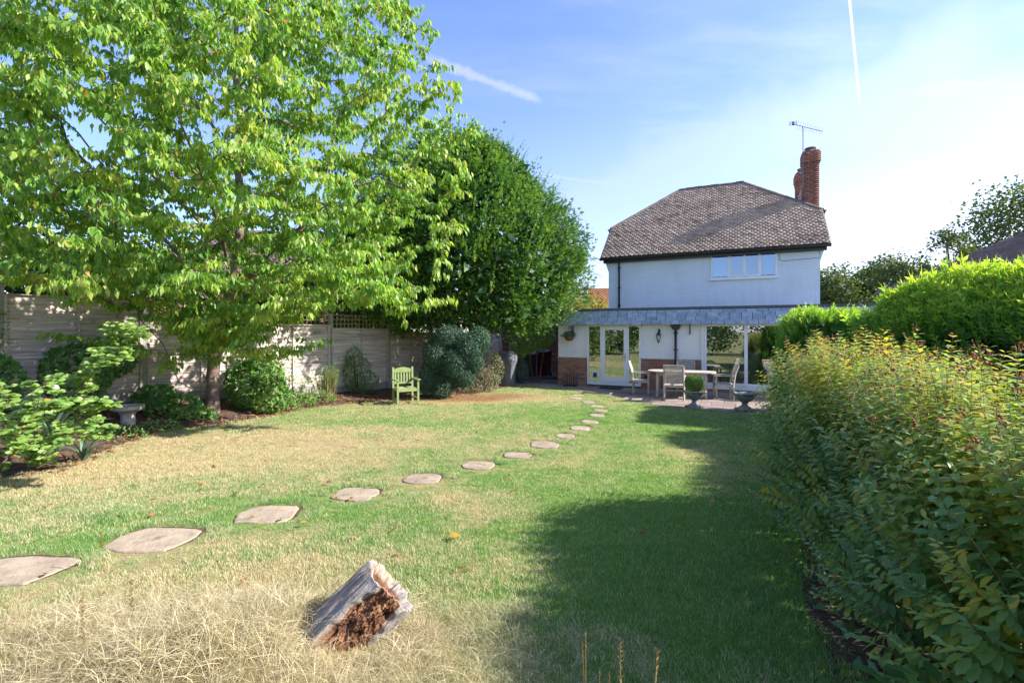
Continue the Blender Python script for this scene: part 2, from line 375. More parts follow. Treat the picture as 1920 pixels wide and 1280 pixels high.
def lawn_group():
    g = bpy.data.node_groups.new('lawn_colour', 'ShaderNodeTree')
    for n_ in ('Dry', 'Brown', 'Patch'): g.interface.new_socket(n_, in_out='OUTPUT', socket_type='NodeSocketFloat')
    t = NT(g); pos = t.n('ShaderNodeNewGeometry').outputs['Position']
    sp = t.n('ShaderNodeSeparateXYZ', ins={0: pos}); flat = t.n('ShaderNodeCombineXYZ', ins={0: sp.outputs[0], 1: sp.outputs[1], 2: 0.0}).outputs[0]
    warp = t.n('ShaderNodeTexNoise', ins={'Scale': 1.1, 'Detail': 3.0, 'Vector': flat}).outputs['Color']
    wv = t.vmath('SCALE', t.vmath('SUBTRACT', warp, (.5, .5, .5)).outputs[0]); wv.inputs[3].default_value = 1.5
    p2 = t.vmath('ADD', flat, wv.outputs[0]).outputs[0]
    acc = None
    for (x, y, rx, ry, a) in DRY + GREEN:
        q = t.vmath('MULTIPLY', t.vmath('SUBTRACT', p2, (x, y, 0)).outputs[0], (1 / rx, 1 / ry, 0)).outputs[0]
        l = t.vmath('LENGTH', q).outputs['Value']
        f = t.rng(l, .1, 1.4, a * .9, 0)
        acc = f if acc is None else t.math('ADD', acc, f)
    n1 = t.noise(flat, .9, 6, .62); n2 = t.noise(flat, 7, 4, .65)
    base = t.math('ADD', t.math('MULTIPLY', n1, 1.1), t.math('MULTIPLY_ADD', n2, .75, t.math('MULTIPLY_ADD', t.noise(flat, 26, 3, .6), .5, -.28)))
    v = t.math('ADD', base, acc)
    v = t.math('ADD', v, t.math('MULTIPLY_ADD', t.noise(flat, 2.7, 4, .6), 1.0, -.5))
    dry = t.rng(v, .38, 1.42)
    # needle litter under the big dark tree
    q = t.vmath('MULTIPLY', t.vmath('SUBTRACT', p2, (-1.7, 14.4, 0)).outputs[0], (1 / 2.9, 1 / 1.15, 0)).outputs[0]
    br = t.math('MULTIPLY', t.rng(t.vmath('LENGTH', q).outputs['Value'], .45, 1.15, 1, 0), t.rng(n2, .25, .6, .55, 1))
    t.n('NodeGroupOutput', ins={0: dry, 1: br, 2: n2}); return g
LG = lawn_group()
def grass_mat(name, blades, straw=False):
    m, t = new_mat(name)
    g = t.n('ShaderNodeGroup', node_tree=LG)
    pos = t.n('ShaderNodeNewGeometry').outputs['Position']
    fine = t.noise(pos, 60 if not blades else 25, 4, .7)
    if blades:
        tn = t.n('ShaderNodeAttribute', attribute_name='tint').outputs['Fac']
        green = t.ramp(tn, [(0, (.09, .235, .05)), (.6, (.21, .38, .085)), (1, (.42, .54, .18))])
        dryc = t.ramp(tn, [(0, (.42, .33, .18)), (.5, (.62, .51, .32)), (1, (.80, .70, .50))])
        f = t.rng(t.math('ADD', g.outputs[0], t.math('MULTIPLY', t.math('SUBTRACT', tn, .5), 1.05)), .30, .66)
        if straw: f = t.math('MULTIPLY_ADD', f, .25, .75); dryc = t.ramp(tn, [(0, (.26, .19, .10)), (.35, (.47, .38, .23)), (.7, (.66, .56, .38)), (1, (.80, .71, .52))])
        c = t.mix(f, green, dryc)
        c = t.mix(t.math('MULTIPLY', g.outputs[1], .8), c, t.ramp(tn, [(0, (.19, .075, .035)), (1, (.46, .24, .12))]))
        d = t.n('ShaderNodeBsdfDiffuse', ins={'Color': c}); tr = t.n('ShaderNodeBsdfTranslucent', ins={'Color': t.mix(1.0, c, (1.15, 1.3, .7, 1), 'MULTIPLY')})
        mx = t.n('ShaderNodeMixShader', ins={0: .42, 1: d.outputs[0], 2: tr.outputs[0]})
        gl = t.n('ShaderNodeBsdfGlossy', ins={'Roughness': .5, 'Color': (.7, .7, .7, 1)})
        mx = t.n('ShaderNodeMixShader', ins={0: .05, 1: mx.outputs[0], 2: gl.outputs[0]})
        out(t, mx.outputs[0])
    else:
        green = t.ramp(fine, [(.25, (.06, .11, .025)), (.5, (.14, .23, .05)), (.8, (.26, .33, .09))])
        dryc = t.ramp(fine, [(.25, (.14, .09, .05)), (.5, (.34, .25, .14)), (.75, (.56, .45, .28))])
        c = t.mix(g.outputs[0], green, dryc)
        c = t.mix(g.outputs[1], c, t.ramp(fine, [(.25, (.14, .05, .025)), (.7, (.42, .22, .11))]))
        p = t.n('ShaderNodeBsdfPrincipled', ins={'Base Color': c, 'Roughness': .95, 'Specular IOR Level': .1})
        b = t.n('ShaderNodeBump', ins={'Strength': .8, 'Distance': .03, 'Height': fine}); t.t.links.new(b.outputs[0], p.inputs['Normal'])
        out(t, p.outputs[0])
    return m
grass_mat('lawn_ground', False); grass_mat('lawn_blade', True); grass_mat('straw_blade', True, True)

# ------------------------------------------------------------------ house frame
HA = R(25.4); HU = Vector((math.cos(HA), -math.sin(HA), 0)); HN = Vector((math.sin(HA), math.cos(HA), 0)); HO = Vector((1.703, 17.822, 0))
def HW(s, t, h=0.0): return HO + HU * s + HN * t + Vector((0, 0, h))
def toH(x, y):
    d = Vector((x, y, 0)) - HO; return d.dot(HU), d.dot(HN)
def gnd(x, y):
    Z = CAMH * F / (y - HY); return ((x - 960) / F * Z, Z)
PF = [(-3.0, -.1), (-1.6, -.75), (0, -.95), (1.0, -1.25), (1.6, -1.6), (2.7, -2.5), (3.6, -3.35), (5.0, -3.85), (6.7, -3.75), (11, -3.6)]
def patio_front(s):
    for (a, b), (c, d) in zip(PF, PF[1:]):
        if a <= s <= c: return b + (d - b) * (s - a) / (c - a)
    return PF[0][1] if s < PF[0][0] else PF[-1][1]

# ================================================================== SETTING
# ground: one sheet to the horizon
g = MB(); g.add([(-600, -600, 0), (600, -600, 0), (600, 900, 0), (-600, 900, 0)], [(0, 1, 2, 3)])
tag(g.build('lawn', MAT['lawn_ground']), 'garden lawn with green and straw dry patches', None, kind='structure')

# stepping stones (px centre, width px, height px, rotation)
STONES = [(28, 1070, 200, 60, .1), (291, 1012, 160, 52, .2), (500, 965, 122, 38, -.1), (667, 927, 92, 26, .3), (792, 898, 77, 21, 0), (897, 873, 68, 17, .4), (970, 854, 60, 12, .1), (1021, 834, 57, 14, .2),
          (1060, 818, 38, 9, 0), (1088, 803, 42, 9, .5), (1106, 791, 36, 7, .3), (1119, 779, 31, 6, 0), (1126, 770, 29, 5.5, .2), (1119, 762, 27, 5, .6), (1103, 754, 27, 4.5, 0), (1079, 746.5, 26, 4, .3), (1083, 741, 24, 3, .2)]
stone_xy = []
pos_word = ['nearest pale stepping stone, cut off by the left edge of the photo', 'large pale stepping stone left of the stump, second from the near end of the path',
            'broad cream stepping stone beyond the stump, third from the near end of the path', 'fourth stepping stone of the path, cream with a rounded back edge',
            'fifth stepping stone of the path, straight behind the rotten stump', 'sixth stepping stone, left of the dark shadow on the lawn', 'seventh stepping stone of the curving path',
            'eighth stepping stone, where the path starts to bend towards the house', 'ninth stepping stone, small and near the bend', 'tenth stepping stone, after the bend of the path',
            'eleventh stepping stone of the path in green grass', 'twelfth stepping stone, thin sliver in green grass', 'thirteenth stepping stone, rightmost of the far curve',
            'fourteenth stepping stone, just past the far curve', 'fifteenth stepping stone, turning left towards the patio', 'sixteenth stepping stone, last but one before the patio', 'last stepping stone, closest to the glazed back door']
for i, (px, py, w, h, rot) in enumerate(STONES):
    x, y = gnd(px, py); y0 = gnd(px, py - h / 2)[1]; y1 = gnd(px, py + h / 2)[1]
    rx = w / 2 * y / F; ry = (y0 - y1) / 2; ry = min(max(ry, rx * .55), rx * 1.05)
    stone_xy.append((x, y, rx, ry))
    nn = 28; rr = random.Random(i * 3 + 1)
    rad = [1 + rr.uniform(-.10, .06) for _ in range(14)]; rad = [(rad[q_ // 2] if q_ % 2 == 0 else (rad[q_ // 2] + rad[(q_ // 2 + 1) % 14]) / 2) + rr.uniform(-.025, .02) for q_ in range(28)]
    mb = MB(); ring = []
    for z, k in ((-.05, 1.0), (.004, 1.0), (.014, .97), (.016, .90)):
        for j in range(nn):
            a = 2 * math.pi * j / nn; sq = 1 / max(abs(math.cos(a + rot * .5)), abs(math.sin(a + rot * .5))) ** .45
            ring.append((math.cos(a) * rx * rad[j] * sq * k * .92, math.sin(a) * ry * rad[j] * sq * k * .92, z))
    fs = [(l * nn + j, l * nn + (j + 1) % nn, (l + 1) * nn + (j + 1) % nn, (l + 1) * nn + j) for l in range(3) for j in range(nn)] + [tuple(range(3 * nn, 4 * nn))]
    mb.add(ring, fs); o = mb.build('stepping_stone', MAT['stepping']); o.location = (x, y, 0)
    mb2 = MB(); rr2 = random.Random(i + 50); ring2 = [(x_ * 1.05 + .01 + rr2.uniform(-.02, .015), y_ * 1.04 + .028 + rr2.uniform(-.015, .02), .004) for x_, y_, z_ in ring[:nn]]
    mb2.add(ring2 + [(a_, b_, -.01) for a_, b_, c_ in ring2], [tuple(range(nn))] + [(q_, q_ + nn, (q_ + 1) % nn + nn, (q_ + 1) % nn) for q_ in range(nn)]); mb2.build('shade_rim', MAT['soil'], o)  # dark rim in soil colour paints the turf's shadow behind each stone
    tag(o, pos_word[i], 'stepping stone', 'stepping stones curving across the lawn')

# patio of slabs
pb = MB(); pts = [HW(s, patio_front(s) + .03, .006) for s, _ in PF] + [HW(11, .2, .006), HW(-3.0, .6, .006)]
# back-left leg of the path towards the bins
pb.add(pts, [tuple(range(len(pts)))])
pb.add([HW(-3.0, .62, .005), HW(-.02, .20, .005), HW(-.02, 8, .005), HW(-3.4, 8, .005)], [(0, 1, 2, 3)])
patio = tag(pb.build('patio', MAT['joint_dirt']), 'pinkish brown paved patio along the back of the house', None, kind='structure')
SL = .6
for r_ in range(7):
    for c_ in range(-5, 19):
        off = .3 if r_ % 2 else 0
        s0, s1 = c_ * SL + off + .008, (c_ + 1) * SL + off - .008
        t1, t0 = -.03 - r_ * SL - .008, -.03 - (r_ + 1) * SL + .008
        a0, a1 = max(t0, patio_front(s0)), max(t0, patio_front(s1))
        if a0 > t1 - .12 or a1 > t1 - .12 or s1 > 11: continue
        z = .018 + rnd.uniform(-.003, .004); c = .006
        mb = MB(); quad = [(s0, a0), (s1, a1), (s1, t1), (s0, t1)]; cs, ct = (s0 + s1) / 2, (a0 + a1 + 2 * t1) / 4
        vs = [HW(a, b, .0) for a, b in quad] + [HW(a, b, z - c) for a, b in quad] + [HW(cs + (a - cs) * .975, ct + (b - ct) * .975, z) for a, b in quad]
        mb.add(vs, [(0, 1, 5, 4), (1, 2, 6, 5), (2, 3, 7, 6), (3, 0, 4, 7), (4, 5, 9, 8), (5, 6, 10, 9), (6, 7, 11, 10), (7, 4, 8, 11), (8, 9, 10, 11)])
        mb.build('paving_slab', MAT['paving'], patio)
# path edging and gravel bit beside the bins
kb = MB(); kb.bar(HW(-2.4, .55, .06), HW(-.05, 2.2, .06), .08, .12)
tag(kb.build('path_edging', MAT['dark_mortar']), 'dark low edging kerb beside the bins', None, kind='structure')

# planting bed along the fence
edge = [(-12.4, 3.0), (-8.0, 5.4), (-6.6, 6.9), (-6.9, 8.2), (-7.1, 9.4), (-6.3, 10.35), (-5.7, 11.3), (-5.4, 12.2), (-4.5, 13.2), (-3.6, 13.9), (-2.6, 14.5), (-1.2, 15.2), (-.3, 16.9), (.3, 18.4), (.5, 20)]
FP = [(-13.2, 4.2), (-11.4, 6.6), (-9.6, 9.0), (-8.26, 10.78), (-6.89, 12.6), (-5.48, 14.47), (-4.18, 16.2), (-3.0, 17.75), (-1.7, 19.5), (-.5, 21.1)]
FZ = [.55, .55, .48, .36, .22, .12, .04, 0, 0, 0]
def lerp_path(P, f):
    f *= len(P) - 1; i = min(int(f), len(P) - 2); w = f - i; return tuple(a + (b - a) * w for a, b in zip(P[i], P[i + 1]))
NB = 60; mb = MB(); vs = []; 
for i in range(NB):
    e = lerp_path(edge, i / (NB - 1)); fz = lerp_path([(x, y, z) for (x, y), z in zip(FP, FZ)], i / (NB - 1))
    e = (e[0] + rnd.uniform(-.07, .07), e[1] + rnd.uniform(-.07, .07))
    for j in range(7):
        w = j / 6; z = .008 + (fz[2] * w ** 1.2) + (rnd.uniform(0, .05) if 0 < j else -.006)
        vs.append((e[0] + (fz[0] - e[0]) * w, e[1] + (fz[1] - e[1]) * w, z))
mb.add(vs, [(i * 7 + j, (i + 1) * 7 + j, (i + 1) * 7 + j + 1, i * 7 + j + 1) for i in range(NB - 1) for j in range(6)])
tag(mb.build('flower_bed', MAT['soil']), 'dark soil bed with leaf litter along the fence', None, kind='structure')
def bed_z(x, y):
    best = 0
    for k in range(60):
        e = lerp_path(edge, k / 59); f = lerp_path([(a, b, c) for (a, b), c in zip(FP, FZ)], k / 59)
        d = Vector((f[0] - e[0], f[1] - e[1])); q = Vector((x - e[0], y - e[1])); L = d.length; w = q.dot(d) / L / L
        off = abs(q.x * d.y - q.y * d.x) / L
        if 0 <= w <= 1 and off < .3: best = max(best, f[2] * w ** 1.2)
    return best
# soil under the right bushes
mb = MB(); sp_ = [(1.6, .8), (1.78, 1.5), (1.8, 2.6), (2.18, 3.6), (2.85, 4.7), (3.7, 6), (4.5, 7.4), (5.1, 8.6), (5.7, 10.5), (6.9, 11.6), (9, 12), (9, 1.5)]
mb.add([(x, y, .005) for x, y in sp_], [tuple(range(len(sp_)))])
tag(mb.build('soil_border', MAT['soil']), 'dark bare soil under the right hand shrubs', None, kind='structure')
def in_soil(x, y):
    if y < 1.5 or x < 1.5: return False
    for (a, b), (c, d) in zip(sp_[:8], sp_[1:9]):
        if b <= y <= d and x > a + (c - a) * (y - b) / (d - b) + .02: return True
    return False

# ================================================================== FENCE
fence = empty('timber_fence', (0, 0, 0), 0, 'weathered grey overlap panel fence with trellis top along the left side', 'fence')
for i, (x, y) in enumerate(FP):
    top = FZ[i] + (2.4 if i >= 2 else 2.35); m_ = MB(); m_.cbox(-.05, .05, -.05, .05, FZ[i] - .1, top, .008)
    o = m_.build('post', MAT['concrete_post'], fence); o.location = (x, y, 0)
    o.rotation_euler = (0, 0, math.atan2(FP[-1][1] - FP[0][1], FP[-1][0] - FP[0][0]))
for i in range(len(FP) - 1):
    a, b = Vector((*FP[i], 0)), Vector((*FP[i + 1], 0)); d = (b - a); L = d.length; d.normalize(); ang = math.atan2(d.y, d.x)
    zb = max(FZ[i], FZ[i + 1]) - .04; tall = i < 3; trel = 3 <= i <= 5
    pt = (2.22 if tall else 1.95) if i < 6 else 1.9
    zb0 = zb + .22; M0 = Matrix.Translation((a.x, a.y, 0)) @ Matrix.Rotation(ang, 4, 'Z')
    gb = MB(); gb.cbox(.06, L - .06, -.02, .02, zb - .15, zb0, .005); o = gb.build('gravel_board', MAT['concrete_post'], fence); o.matrix_local = M0
    H = zb + pt - zb0; ns = 15; sh = H / ns
    sm = MB(); dz = sh * 1.25   # overlapping slat, leaning outwards at the bottom
    vs = [(.065, -.006, 0), (L - .065, -.006, 0), (L - .065, .010, dz), (.065, .010, dz), (.065, -.026, 0), (L - .065, -.026, 0), (L - .065, .002, dz), (.065, .002, dz)]
    sm.add(vs, [(0, 1, 2, 3), (7, 6, 5, 4), (4, 5, 1, 0), (3, 2, 6, 7), (0, 3, 7, 4), (1, 5, 6, 2)])
    me = sm.mesh('slat')
    for k in range(ns):
        o = obj('slat', me, MAT['fence_wood'], fence)
        o.matrix_local = M0 @ Matrix.Translation((0, rnd.uniform(-.003, .003), zb0 + k * sh)) @ Matrix.Rotation(rnd.uniform(-.0025, .0025), 4, 'Y')
    for k in (.07, L / 2, L - .07):
        bm_ = MB(); bm_.box(k - .02, k + .02, -.055, -.029, zb0, zb0 + H + .02); o = bm_.build('batten', MAT['fence_wood'], fence); o.matrix_local = M0
    cm = MB(); cm.cbox(.06, L - .06, -.06, .03, zb0 + H + .021, zb0 + H + .045, .004); o = cm.build('capping_rail', MAT['fence_wood'], fence); o.matrix_local = M0
    if trel:
        z0, z1 = zb0 + H + .05, zb0 + H + .05 + .40
        n_v = int((L - .12) / .135)
        vm = MB(); vm.box(-.012, .012, -.024, -.002, z0 + .012, z1 - .012); ve = vm.mesh('trellis_batten')
        for k in range(n_v + 1):
            o = obj('trellis_batten', ve, MAT['trellis_wood'], fence); o.matrix_local = M0 @ Matrix.Translation((.08 + k * (L - .16) / n_v, 0, 0))
        for z in (z0, (z0 * 2 + z1) / 3, (z0 + 2 * z1) / 3, z1):
            hm = MB(); hm.box(.06, L - .06, 0, .018, z - .012, z + .012); o = hm.build('trellis_batten', MAT['trellis_wood'], fence); o.matrix_local = M0

# ================================================================== HOUSE
house = empty('white_house', HO, -HA, 'white painted two storey house with half hipped tile roof and flat roofed extension', 'house')
def hp(name, mb, m, parent=None, smooth=False): return mb.build(name, MAT[m], parent or house, smooth)
EX0, EX1, ED = 0.0, 10.0, 2.5
FH = 2.21      # underside of the slate fascia / head of the openings
mb = MB(); mb.box(0.004, 1.12, .03, .25, 1.03, 2.30); hp('wall', mb, 'white_render')
mb = MB(); mb.box(3.03, 4.97, .03, .25, 1.05, 2.30); hp('wall', mb, 'white_render')
mb = MB(); mb.box(8.6, 10, .03, .25, 0, 2.30); hp('wall', mb, 'white_render')
mb = MB(); mb.box(0.0, .22, .253, ED, 0, 2.34); hp('side_wall', mb, 'dark_brick')
# extension brick plinths brick by brick
def brick_panel(s0, s1, h0, h1, parent, mat='brick_red', y=0.0):
    bk = MB(); bk.box(s0 + .012, s1 - .002, y + .012, y + .2, h0, h1 - .003); bk.build('mortar_bed', MAT['mortar'], parent)
    ch = .075; n = int(round((h1 - h0) / ch)); ch = (h1 - h0) / n
    meshes = {}
    for r_ in range(n):
        x = s0 - (.1125 if r_ % 2 else 0)
        while x < s1 - .03:
            a, b = max(x, s0), min(x + .215, s1)
            if b - a > .03:
                key = round(b - a, 3)
                if key not in meshes:
                    q = MB(); q.cbox(0, key, 0, ch - .011, -.05, 0, .004, Matrix.Rotation(R(90), 4, 'X')); meshes[key] = q.mesh('brick')
                o = obj('brick', meshes[key], MAT[mat], parent); o.location = (a, y + rnd.uniform(-.002, .003), h0 + r_ * ch + .003)
            x += .225
brick_panel(0, 1.12, 0, 1.0, house); brick_panel(3.03, 4.97, 0, 1.02, house)
mb = MB(); mb.cbox(-.02, 1.12, -.02, .1, 1.003, 1.028, .004); hp('ledge', mb, 'rust_pink')
mb = MB(); mb.cbox(3.03, 4.97, -.02, .1, 1.023, 1.048, .004); hp('ledge', mb, 'rust_pink')
mb = MB(); mb.box(1.12, 3.03, .02, .2, 0, .075); hp('threshold', mb, 'dark_mortar')
mb = MB(); mb.box(4.97, 8.6, .02, .2, 0, .115); hp('threshold', mb, 'brick_red')
mb = MB(); mb.box(3.02, 3.12, -.012, .0, .0, .0)
vm = MB(); vm.cbox(3.13, 3.33, -.006, .01, .33, .49, .003)
for k in range(5): vm.box(3.145, 3.315, -.012, -.006, .35 + k * .028, .362 + k * .028)
hp('air_vent', vm, 'black_paint')
# glazing helper
def frame_rect(mb, s0, s1, h0, h1, w, y0, y1, wb=None):
    wb = wb or w
    mb.cbox(s0, s0 + w, y0, y1, h0, h1, .006); mb.cbox(s1 - w, s1, y0, y1, h0, h1, .006)
    mb.box(s0 + w, s1 - w, y0 + .001, y1 - .001, h1 - w, h1 - .001); mb.box(s0 + w, s1 - w, y0 + .001, y1 - .001, h0 + .001, h0 + wb)
def pane(s0, s1, h0, h1, y, parent, m='glass'):
    q = MB(); q.box(s0 - .01, s1 + .01, y - .004, y + .004, h0 - .01, h1 + .01); return q.build('pane', MAT[m], parent)
# garden door set
fr = MB(); frame_rect(fr, 1.125, 3.025, .078, FH, .055, -.01, .09, .11)
fr.box(1.60, 1.655, -.009, .088, .188, FH - .055); fr.box(2.56, 2.615, -.009, .088, .188, FH - .055)
dset = hp('door_frame', fr, 'white_frame')
dl = MB(); frame_rect(dl, 1.66, 2.555, .19, FH - .06, .115, -.022, .06, .17); door = hp('glazed_door', dl, 'white_frame')
pane(1.775, 2.44, .36, 2.035, .02, door)
hd = MB(); hd.box(2.475, 2.505, -.034, -.022, .95, 1.2); hd.bar((2.49, -.05, 1.08), (2.37, -.06, 1.08), .02); hd.bar((2.49, -.034, 1.08), (2.49, -.06, 1.08), .018); hd.build('handle', MAT['metal_grey'], door)
pane(1.18, 1.60, .19, 2.155, .03, dset); pane(2.615, 2.97, .19, 2.155, .03, dset)
cf = MB(); cf.lathe([(.15, 0), (.15, .02), (.13, .03), (.0, .03)], 24); o = cf.build('cat_flap', MAT['white_frame'], dset); o.rotation_euler = (R(90), 0, 0); o.location = (1.42, .022, .42)
cf = MB(); cf.cbox(1.345, 1.485, -.02, -.012, .34, .50, .004); cf.build('cat_flap_door', MAT['bin_dark'], dset)
# sliding patio doors
fr = MB(); frame_rect(fr, 4.975, 8.6, .118, 2.30, .075, -.02, .09, .13); pset = hp('patio_door_frame', fr, 'white_frame')
for (a, b, y0) in ((5.06, 6.30, -.03), (6.26, 7.46, .012), (7.42, 8.52, -.03)):
    q = MB(); frame_rect(q, a, b, .25, 2.22, .068, y0, y0 + .04, .075); dr = hp('sliding_door', q, 'white_frame'); pane(a + .068, b - .068, .325, 2.152, y0 + .02, dr)
# interior
mb = MB(); mb.box(.25, 9.9, .25, 6.0, .0, .11); hp('room_floor', mb, 'room_floor')
mb = MB(); mb.box(.25, 9.9, 6.0, 6.1, .11, 2.3); mb.box(4.2, 4.3, .26, 5.99, .111, 2.3); hp('room_wall', mb, 'room_wall')
mb = MB(); mb.box(.23, 9.9, .26, 6.05, 2.301, 2.34); hp('room_ceiling', mb, 'room_wall')
def curtain(s0, s1, h0, h1, y, m, parent, n=9, amp=.03):
    q = MB(); k = n * 6; vs = []
    for i in range(k + 1):
        s = s0 + (s1 - s0) * i / k; yy = y + amp * math.sin(i / k * n * 2 * math.pi)
        vs += [(s, yy, h0), (s + .01, yy * 1.0, h1)]
    q.add(vs, [(2 * i, 2 * i + 2, 2 * i + 3, 2 * i + 1) for i in range(k)]); return q.build('curtain', MAT[m], parent, True)
curtain(5.1, 5.34, .2, 2.2, .22, 'curtain', pset, 4)
# extension roof: felt roof, slate fascia slate by slate
rf = MB(); rf.box(-.10, EX1, -.04, ED, 2.70, 2.76); rf.box(-.13, EX1, -.075, -.04, 2.70, 2.79); rf.box(-.13, -.10, -.04, ED, 2.70, 2.79); flat = hp('flat_roof', rf, 'felt')
tb = MB(); B0, B1 = (-.26, 2.20), (-.075, 2.71)          # fascia board, slanted
tb.add([(-.21, -.25, 2.21), (EX1, -.25, 2.21), (EX1, -.08, 2.70), (-.12, -.08, 2.70), (-.21, -.05, 2.21), (EX1, -.05, 2.21), (EX1, -.05, 2.70), (-.12, -.05, 2.70)],
       [(0, 1, 2, 3), (4, 7, 6, 5), (0, 4, 5, 1), (3, 2, 6, 7), (0, 3, 7, 4), (1, 5, 6, 2)])
tb.add([(-.21, -.25, 2.212), (-.21, ED, 2.212), (-.12, ED, 2.699), (-.12, -.08, 2.699), (-.11, -.05, 2.212), (-.11, ED, 2.212)], [(0, 3, 2, 1), (0, 1, 5, 4)])
fas = hp('fascia', tb, 'slate_back')
sof = MB(); sof.box(-.2, EX1, -.24, .03, 2.285, 2.30); sof.build('soffit', MAT['white_frame'], house)
slope = math.atan2(.17, .49)
ROWH = .125; NR = 4
for r_ in range(NR):
    x = -.235 + r_ * .012 + (.13 if r_ % 2 else 0) - (.0 if r_ % 2 else 0)
    first = True
    z = 2.205 + r_ * ROWH; xs = x; edges = [-.235 + r_ * .024]
    cur = edges[0] + (.16 if r_ % 2 else .32)
    while cur < EX1 - .05: edges.append(cur); cur += .32 + rnd.uniform(-.05, .05)
    edges.append(EX1)
    for a, b in zip(edges, edges[1:]):
        q = MB(); hgt = (ROWH + .02) if r_ < NR - 1 else ROWH - .01
        q.cbox(.007, (b - a) - .007, .004, hgt, 0, .014, .002)
        me = q.mesh('slate'); o = obj('slate', me, MAT['slate'], fas)
        yy = -.268 + (z - 2.205) * math.tan(slope) + rnd.uniform(-.003, .002)
        o.matrix_local = Matrix.Translation((a, yy, z + rnd.uniform(-.003, .003))) @ Matrix.Rotation(R(90) - slope + R(3.5), 4, 'X')
# hopper and pipe on extension
mb = MB(); mb.add([(4.07, -.12, 2.05), (4.27, -.12, 2.05), (4.27, .03, 2.05), (4.07, .03, 2.05), (4.0, -.15, 2.18), (4.34, -.15, 2.18), (4.34, .03, 2.18), (4.0, .03, 2.18)], [(0, 3, 2, 1), (4, 5, 6, 7), (0, 1, 5, 4), (1, 2, 6, 5), (2, 3, 7, 6), (3, 0, 4, 7)])
mb.tube([(4.17, -.1, 2.18), (4.17, -.1, 2.27)], .05, 10)
pipe = hp('rain_hopper', mb, 'black_paint')
mb = MB(); mb.tube([(4.17, -.05, 2.06), (4.17, -.05, .05)], .038, 12); hp('downpipe', mb, 'black_paint', smooth=True)
for z in (1.9, 1.35, .6):
    q = MB(); q.cbox(4.10, 4.24, -.06, .03, z, z + .035, .004); q.build('pipe_bracket', MAT['black_paint'], house)
q = MB(); q.box(4.60, 4.63, -.03, .03, 1.88, 2.18); q.bar((4.615, -.03, 2.12), (4.615, -.12, 2.15), .02); q.bar((4.615, -.03, 1.93), (4.615, -.08, 1.90), .02); hp('wall_bracket', q, 'black_paint')

# upper storey
U0, U1, UT, UB = 1.28, 8.58, 2.5, 9.9
WS0, WS1, WH0, WH1 = 5.13, 7.29, 3.88, 4.86
for (a, b, c, d) in ((U0, WS0, 2.76, 5.0), (WS1, U1, 2.76, 5.0), (WS0, WS1, 2.76, WH0), (WS0, WS1, WH1, 5.0)):
    q = MB(); q.box(a, b, UT, UT + .25, c, d); hp('wall', q, 'painted_brick')
# gable side walls (pentagon with the half hip)
RIDT, RIDH, EAV_T, EAV_H = 6.2, 8.36, 2.22, 4.92
sl = (RIDH - EAV_H) / (RIDT - EAV_T); KT = 3.94; KH = EAV_H + (KT - EAV_T) * sl
KT2 = 2 * RIDT - KT
for s0, s1 in ((U0, U0 + .25), (U1 - .25, U1)):
    prof = [(UT + .252, 0), (UB, 0), (UB, 4.9), (KT2, KH - .15), (KT, KH - .15), (UT + .252, EAV_H + .12)]
    q = MB(); n = len(prof); q.add([(s0, t_, h) for t_, h in prof] + [(s1, t_, h) for t_, h in prof], [tuple(range(n)), tuple(range(2 * n - 1, n - 1, -1))] + [(i, i + n, (i + 1) % n + n, (i + 1) % n) for i in range(n)])
    hp('gable_wall', q, 'painted_brick')
q = MB(); q.box(U0 + .25, U1 - .25, UB - .25, UB, 0, 4.9); q.box(U0 + .25, U1 - .25, UT + .252, UB - .25, 2.8, 2.9); hp('back_wall', q, 'painted_brick')
q = MB(); q.box(U0 + .25, U1 - .25, UT + 3.0, UT + 3.1, 2.9, 5.0); hp('room_wall', q, 'room_wall')
q = MB(); q.box(U0 + .25, U1 - .25, UT + .252, UT + 3.0, 5.01, 5.04); hp('room_ceiling', q, 'room_wall')
# corbels at the eaves ends
for s in (U0, U1):
    sg = -1 if s == U0 else 1
    for k in range(5):
        q = MB(); w = .03 + .026 * k; a, b = sorted((s + sg * .001, s + sg * w)); q.cbox(a, b, UT - .02 * k, UT + .24, 4.42 + k * .09, 4.50 + k * .09, .004); hp('corbel_brick', q, 'painted_brick')
# window
q = MB(); frame_rect(q, WS0, WS1, WH0 + .03, WH1, .055, UT - .02, UT + .07)
q.box(5.70, 5.76, UT - .019, UT + .069, WH0 + .085, WH1 - .055); q.box(6.73, 6.79, UT - .019, UT + .069, WH0 + .085, WH1 - .055)
win = hp('window', q, 'white_frame')
q = MB(); frame_rect(q, 5.762, 6.26, WH0 + .09, WH1 - .06, .04, UT - .028, UT + .04); frame_rect(q, 6.262, 6.728, WH0 + .09, WH1 - .06, .04, UT - .028, UT + .04); q.build('sash', MAT['white_frame'], win)
q = MB(); q.cbox(WS0 - .07, WS1 + .05, UT - .07, UT + .05, WH0 - .02, WH0 + .028, .005); q.build('sill', MAT['white_frame'], win)
for a, b in ((WS0 + .055, 5.70), (5.80, 6.225), (6.30, 6.69), (6.79, WS1 - .055)):
    pane(a, b, WH0 + .12, WH1 - .09, UT + .02, win, 'sky_glass')
curtain(5.2, 5.66, WH0 + .06, WH1 - .06, UT + .14, 'blue_curtain', win, 5); curtain(6.83, 7.22, WH0 + .06, WH1 - .06, UT + .14, 'blue_curtain', win, 4)
q = MB(); q.box(8.0 - .12, 8.12, UT - .006, UT + .01, 4.72, 4.86)
for k in range(6): q.box(7.9 + k * .037, 7.915 + k * .037, UT - .012, UT - .006, 4.73, 4.85)
hp('air_vent', q, 'rust_pink')
q = MB(); q.box(1.74, 1.96, UT - .006, UT + .01, 4.73, 4.83)
